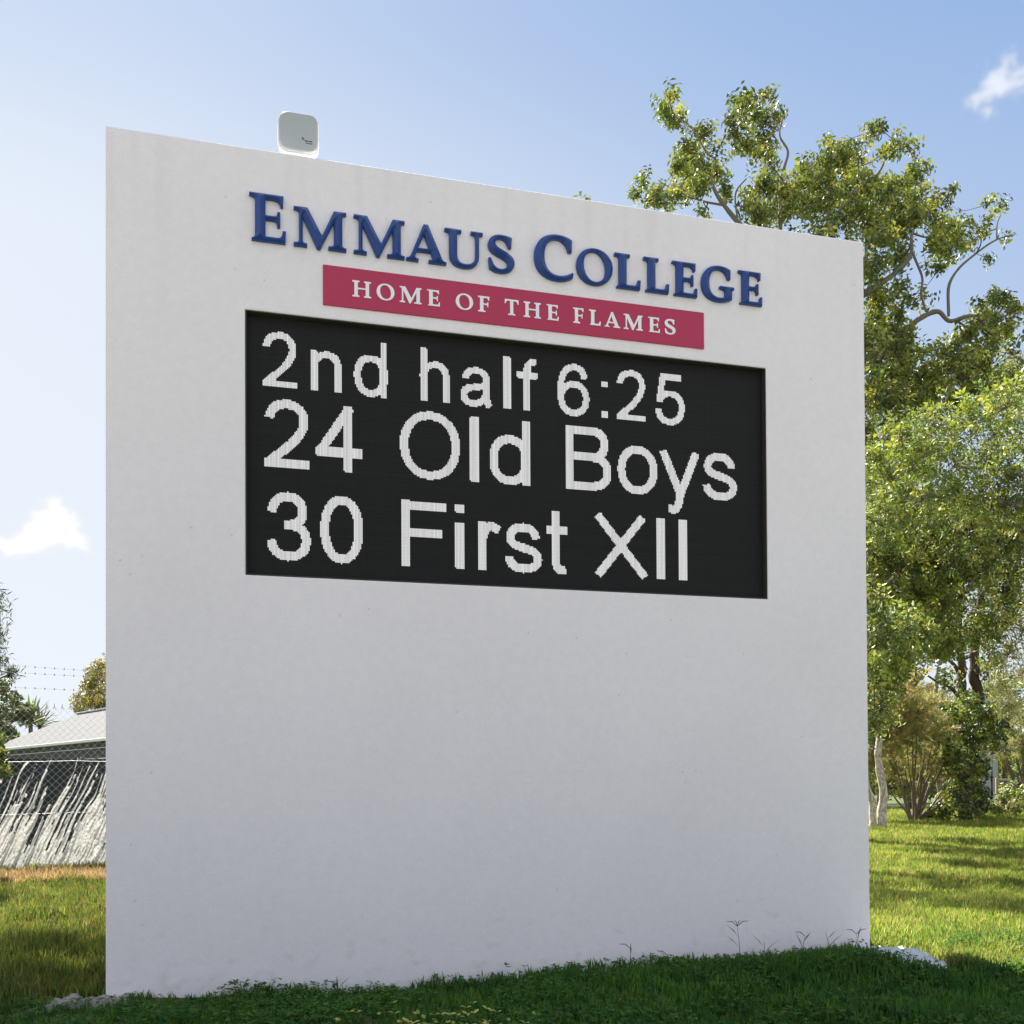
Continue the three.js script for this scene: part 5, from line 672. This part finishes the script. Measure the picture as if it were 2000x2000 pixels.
// torn pale shade cloth slung behind the fence
{
  const o = base('shade_cloth', FENCE.a.clone().addScaledVector(FENCE.n, -0.1).toArray(), Math.atan2(0.17, 0.985)); tag(o, 'torn pale grey shade cloth hanging in slanting folds behind chain-link fence', 'cloth');
  const cloth = new THREE.MeshPhysicalMaterial({ color: lin(0.54, 0.54, 0.51), roughness: 1, transmission: 0.34, thickness: 0, side: THREE.DoubleSide });
  const m = new Mesher(), nx = 900, ny = 130, L = FENCE.len, id = [];
  for (let j = 0; j <= ny; j++) for (let i = 0; i <= nx; i++) {
    const v = j / ny, x = i / nx * L, h = 1.1 + 0.05 * x / L * 2 + 0.05 * n2(x * 4, 3), s = x - v * 0.5 + 0.02 * n2(x * 1.3, v * 1.5), fold = n2(s * 6.3, v * 0.7 + 2), fine = n2(s * 22, v * 2.2) * 0.5 + n2(s * 46, v * 5) * 0.3;
    const gape = 0.8 * v + n2(s * 17, v * 0.25 + 4) * 0.46 + 0.32 * n2(s * 43, v * 0.4) + 0.16 * n2(s * 80, v * 6) - 0.5 - 0.7 * Math.max(0, 0.2 - v);
    id.push(gape > 0.06 ? -1 : m.vert(V(x, 0.02 + v * h, 0.05 * fold + 0.045 * fine + 0.022 * (1 - Math.abs(n2(s * 42, v * 2.2))) + 0.008 * n2(x * 30, v * 30))));
  }
  for (let j = 0; j < ny; j++) for (let i = 0; i < nx; i++) { const q = [j * (nx + 1) + i, j * (nx + 1) + i + 1, (j + 1) * (nx + 1) + i + 1, (j + 1) * (nx + 1) + i].map((k) => id[k]); if (q.some((k) => k < 0)) continue; m.tri(q[0], q[1], q[2]); m.tri(q[0], q[2], q[3]); }
  put('cloth_folds', m.geometry(), cloth, o);
}
{  // dark sheet added so the tears in the cloth read as shade
  const o = base('dark_backing_sheet', FENCE.a.clone().addScaledVector(FENCE.n, -1.1).toArray(), Math.atan2(0.17, 0.985)); tag(o, 'added dark sheet that fills the gaps of the torn pale shade cloth with darkness', 'screen');
  const b = new Mesher(), n = 120, L = FENCE.len + 1; for (let j = 0; j <= 12; j++) for (let i = 0; i <= n; i++) b.vert(V(i / n * L - 0.5, 0.01 + j / 12 * 1.2, 0.03 * n2(i * 0.2, j * 0.3)));
  for (let j = 0; j < 12; j++) for (let i = 0; i < n; i++) { const q = j * (n + 1) + i; b.tri(q, q + 1, q + n + 2); b.tri(q, q + n + 2, q + n + 1); }
  put('dark_sheet', b.geometry(), mat([0.016, 0.024, 0.024], 0.95, { side: THREE.DoubleSide }), o);
  for (let k = 0; k < 4; k++) put('stake', new THREE.CylinderGeometry(0.018, 0.018, 1.3, 8).translate(k * 2, 0.6, -0.05), mat([0.1, 0.1, 0.1], 0.7), o);
}

// ---------------------------------------------------------------- grass
function tuft({ blades = 14, h = 0.09, spread = 0.045, wid = 0.004, lean = 0.5, seed = 1, tint = 0.35 }) {
  const m = new Mesher(), r = seeded(seed);
  for (let k = 0; k < blades; k++) {
    const a = r() * 6.28, d = Math.sqrt(r()) * spread, at = V(Math.cos(a) * d, -0.01, Math.sin(a) * d), b = r() * 6.28, l = h * (0.5 + 0.8 * r()), out = V(Math.cos(b), 0, Math.sin(b)), side = V(-Math.sin(b), 0, Math.cos(b)), k1 = lean * (0.3 + r()), c = 1 - tint + 2 * tint * r(), col = [c * (0.9 + 0.3 * r()), c, c * 0.9], w = wid * (0.7 + 0.6 * r());
    const p1 = at.clone().add(V(0, l * 0.5, 0)).addScaledVector(out, l * 0.2 * k1), p2 = at.clone().add(V(0, l * (0.95 - 0.25 * k1), 0)).addScaledVector(out, l * 0.7 * k1);
    const v = [at.clone().addScaledVector(side, w), at.clone().addScaledVector(side, -w), p1.clone().addScaledVector(side, w * 0.8), p1.clone().addScaledVector(side, -w * 0.8), p2].map((p, q) => m.vert(p, col.map((x) => x * (q < 2 ? 0.7 : 1))));
    m.tri(v[0], v[1], v[2]); m.tri(v[1], v[3], v[2]); m.tri(v[2], v[3], v[4]);
  }
  return m.geometry();
}
function clover({ n = 7, h = 0.05, spread = 0.06, leaf = 0.014, seed = 1 }) {             // creeping weeds: little oval leaves on short stalks
  const m = new Mesher(), r = seeded(seed);
  for (let k = 0; k < n; k++) {
    const a = r() * 6.28, d = Math.sqrt(r()) * spread, y = h * (0.35 + 0.75 * r()), at = V(Math.cos(a) * d, y, Math.sin(a) * d), c = 0.7 + 0.55 * r();
    for (let j = 0; j < 3; j++) { const b = r() * 6.28, dir = V(Math.cos(b), 0.25 + 0.4 * r(), Math.sin(b)).normalize(), side = V(-Math.sin(b), 0.4 * (r() - 0.5), Math.cos(b)).normalize(); leafInto(m, at.clone(), dir, side, leaf * (0.8 + 0.5 * r()), leaf * 0.75, [c, c, c * 0.9], 0.12); }
    const s = m.vert(V(at.x * 0.8, -0.01, at.z * 0.8), [0.6, 0.6, 0.5]), s2 = m.vert(V(at.x * 0.8 + 0.0015, -0.01, at.z * 0.8), [0.6, 0.6, 0.5]), t = m.vert(at, [0.8, 0.8, 0.6]); m.tri(s, s2, t);
  }
  return m.geometry();
}
const bladeMat = leafMat(0.5, 0.95, 0); bladeMat.specularIntensity = 0.25;
function scatter(name, label, category, geo, pick, n, colors, seed, scale = [0.8, 1.3]) {
  const r = seeded(seed), M = [], C = [], q = new THREE.Quaternion(), Y = V(0, 1, 0);
  for (let k = 0; k < n; k++) {
    const p = pick(r); if (!p) continue;
    const [x, z, s = 1, tone = 1] = p, sc = s * (scale[0] + (scale[1] - scale[0]) * r()), c = colors[Math.floor(r() * colors.length)], t = tone * (0.8 + 0.4 * r());
    q.setFromAxisAngle(Y, r() * 6.28); M.push(new THREE.Matrix4().compose(V(x, groundY(x, z), z), q.clone(), V(sc, sc * (0.8 + 0.4 * r()), sc))); C.push(c[0] * t, c[1] * t, c[2] * t);
  }
  const im = new THREE.InstancedMesh(geo, bladeMat, M.length); im.name = name; im.castShadow = im.receiveShadow = true; M.forEach((m, k) => im.setMatrixAt(k, m)); im.instanceColor = new THREE.InstancedBufferAttribute(new Float32Array(C), 3);
  tag(im, label, category, null, 'stuff'); scene.add(im); return im;
}
const CAM = [-1.345, 4.65], FW = [0.2648, -0.9643], RT = [0.9643, 0.2648];
const inWall = (x, z) => x > W0 - 0.01 && x < W1 + 0.01 && z < 0.012 && z > -0.32;
const inSpill = (x, z) => (((x - 1.83) * -0.304 + (z - 0.34) * 0.953) / 0.4) ** 2 + (((x - 1.83) * 0.953 + (z - 0.34) * 0.304) / 0.2) ** 2 < 1 || ((x + 1.93) / 0.17) ** 2 + ((z - 0.05) / 0.07) ** 2 < 1;
const patch = (x, z) => 0.5 + 0.75 * fbm2(x * 0.9 + 3, z * 0.9, 3);
const ok = (x, z) => !inWall(x, z) && !inSpill(x, z);
const LAWN = [[0.065, 0.185, 0.03], [0.05, 0.16, 0.028], [0.085, 0.2, 0.03], [0.115, 0.22, 0.03]];  // lush green, darkened further to deepen the shade before the wall
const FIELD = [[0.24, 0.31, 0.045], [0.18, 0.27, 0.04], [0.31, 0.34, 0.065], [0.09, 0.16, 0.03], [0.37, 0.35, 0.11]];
const STRAW = [[0.34, 0.22, 0.11], [0.3, 0.21, 0.1], [0.4, 0.27, 0.15], [0.2, 0.18, 0.06]];
// lawn in front of and round the sign
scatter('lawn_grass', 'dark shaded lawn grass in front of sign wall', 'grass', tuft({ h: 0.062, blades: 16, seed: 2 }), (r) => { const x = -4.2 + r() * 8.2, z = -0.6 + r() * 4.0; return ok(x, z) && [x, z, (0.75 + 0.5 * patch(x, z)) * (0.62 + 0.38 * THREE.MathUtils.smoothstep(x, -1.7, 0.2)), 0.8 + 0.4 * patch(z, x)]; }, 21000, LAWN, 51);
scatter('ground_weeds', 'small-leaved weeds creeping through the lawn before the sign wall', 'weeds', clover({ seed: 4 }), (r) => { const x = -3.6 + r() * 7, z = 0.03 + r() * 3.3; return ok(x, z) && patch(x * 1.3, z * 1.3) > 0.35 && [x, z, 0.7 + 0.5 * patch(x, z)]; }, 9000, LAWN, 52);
scatter('verge_weeds', 'sunlit yellow-green leafy weeds along bottom edge of the picture', 'weeds', clover({ n: 10, h: 0.15, spread: 0.06, leaf: 0.0095, seed: 6 }), (r) => { const a = r() * 6.28, d = Math.sqrt(r()); const x = -1.0 + Math.cos(a) * d * 0.72, z = 2.82 + Math.sin(a) * d * 0.36; return [x, z, 0.95 - 0.3 * d]; }, 4200, [[0.1, 0.125, 0.009], [0.075, 0.11, 0.008], [0.05, 0.085, 0.008], [0.12, 0.125, 0.01]], 53);
// open field on the right, thinning with distance as the eye does
scatter('field_grass', 'sunlit yellow-green grass of the field right of the sign wall', 'grass', tuft({ blades: 16, h: 0.09, spread: 0.06, wid: 0.0045, seed: 3 }), (r) => { const d = 4.8 + 24 * r() ** 1.6, t = (r() < 0.6 ? 0.22 + r() * 0.42 : -0.35 + r() * 0.57), x = CAM[0] + FW[0] * d + RT[0] * d * t, z = CAM[1] + FW[1] * d + RT[1] * d * t; return z < -0.15 + (x > 1.9 ? 0.9 : 0) && ok(x, z) && [x, z, (0.65 + 0.5 * patch(x * 0.5, z * 0.5)) * (0.8 + d * 0.02), 0.75 + 0.5 * patch(z * 0.4, x * 0.4)]; }, 86000, FIELD, 54);
scatter('rough_grass', 'longer tufted grass left of and behind the sign wall', 'grass', tuft({ blades: 15, h: 0.115, spread: 0.06, wid: 0.004, lean: 0.7, seed: 5 }), (r) => { const x = -5 + r() * 6, z = -6.2 + r() * 6.2; return ok(x, z) && !(z > -0.4 && x > -1.9) && (x + 6.6) * 0.17 + (z + 6.29) * 0.985 > 1.15 + 0.5 * patch(x * 2, z * 2) && [x, z, 0.55 + 0.5 * patch(x, z), 0.8 + 0.4 * patch(z, x)]; }, 19000, [[0.2, 0.24, 0.04], [0.14, 0.2, 0.035], [0.25, 0.27, 0.05], [0.08, 0.13, 0.025], [0.18, 0.24, 0.04], [0.13, 0.2, 0.035], [0.28, 0.25, 0.08]], 55);
scatter('dry_grass', 'strip of dry tan grass along foot of chain-link fence', 'grass', tuft({ blades: 14, h: 0.13, spread: 0.07, wid: 0.004, lean: 1, seed: 7 }), (r) => { const t = r() * 6.2, d = 0.12 + Math.sqrt(r()) * 1.5, x = -6.6 + 0.985 * t + 0.17 * d, z = -6.29 - 0.17 * t + 0.985 * d; return [x, z, 0.6 + 0.4 * patch(x, z)]; }, 5200, STRAW, 56);
scatter('fence_grass', 'green grass fringe growing under the shade cloth', 'grass', tuft({ blades: 12, h: 0.1, seed: 8 }), (r) => { const t = r() * 6.2, d = -0.05 + r() * 0.16, x = -6.6 + 0.985 * t + 0.17 * d, z = -6.29 - 0.17 * t + 0.985 * d; return [x, z]; }, 1100, FIELD, 57);
// single tall weeds at the foot of the wall
{
  const stalkMat = mat([0.06, 0.085, 0.03], 0.9, { side: THREE.DoubleSide });
  const stalk = (label, x, z, h, heads, seed, group) => {
    const o = base('tall_weed', [x, groundY(x, z), z]); tag(o, label, 'weed', group); const r = seeded(seed), m = new Mesher(), top = V((r() - 0.5) * 0.25 * h, h, (r() - 0.5) * 0.06);
    const line = smoothLine([V(0, -0.02, 0), V(top.x * 0.3, h * 0.5, 0), top], 8); m.tube(line, line.map((p, k) => 0.0026 - 0.0002 * k), 4); put('stem', m.geometry(), stalkMat, o);
    for (let k = 0; k < heads; k++) { const a = (k / Math.max(1, heads - 1) - 0.5) * 2, l = new Mesher(); l.tube([top.clone(), top.clone().add(V(a * 0.026, 0.022, 0.006 * (k % 2))), top.clone().add(V(a * 0.055, 0.03 - Math.abs(a) * 0.006, 0.008 * (k % 2)))], [0.0016, 0.0022, 0.001], 4); put('seed_spike', l.geometry(), stalkMat, o); }
    for (let k = 0; k < 4; k++) { const f = new Mesher(), b = r() * 6.28, y = h * (0.1 + 0.2 * k), c = line[Math.min(7, Math.round(y / h * 8))]; leafInto(f, c.clone(), V(Math.cos(b), 0.9, Math.sin(b) * 0.4).normalize(), V(-Math.sin(b), 0, Math.cos(b)).normalize(), 0.06 + 0.05 * r(), 0.007, [1, 1, 1]); const g = f.geometry(); g.deleteAttribute('color'); put('blade', g, stalkMat, o); }
  };
  stalk('tallest weed before sign wall, with forked seed head, toward its right end', 1.0, 0.2, 0.2, 4, 1);
  stalk('bent bare weed stalk before middle of sign wall', 0.44, 0.2, 0.13, 1, 2);
  stalk('leafy weed stalk nearest the right corner of sign wall', 1.68, 0.16, 0.11, 2, 3);
  for (const [x, z, h, s, label] of [[1.14, 0.18, 0.11, 4, 'thin weed stalk just right of the forked seed head before sign wall'], [1.34, 0.2, 0.12, 5, 'thin weed stalk half way between forked seed head and right corner of sign wall'], [1.5, 0.18, 0.13, 6, 'thin weed stalk a hand left of the leafy corner weed at sign wall'],
    [0.66, 0.18, 0.08, 7, 'short weed stalk just right of the bent bare stalk before sign wall'], [-1.3, 0.16, 0.1, 8, 'thin weed stalk before sign wall nearest its left corner'], [-0.9, 0.18, 0.08, 9, 'short weed stalk before sign wall, second from its left corner']]) stalk(label, x, z, h, s % 2, s, 'thin weeds along foot of sign wall');
}
renderer.render(scene, camera);
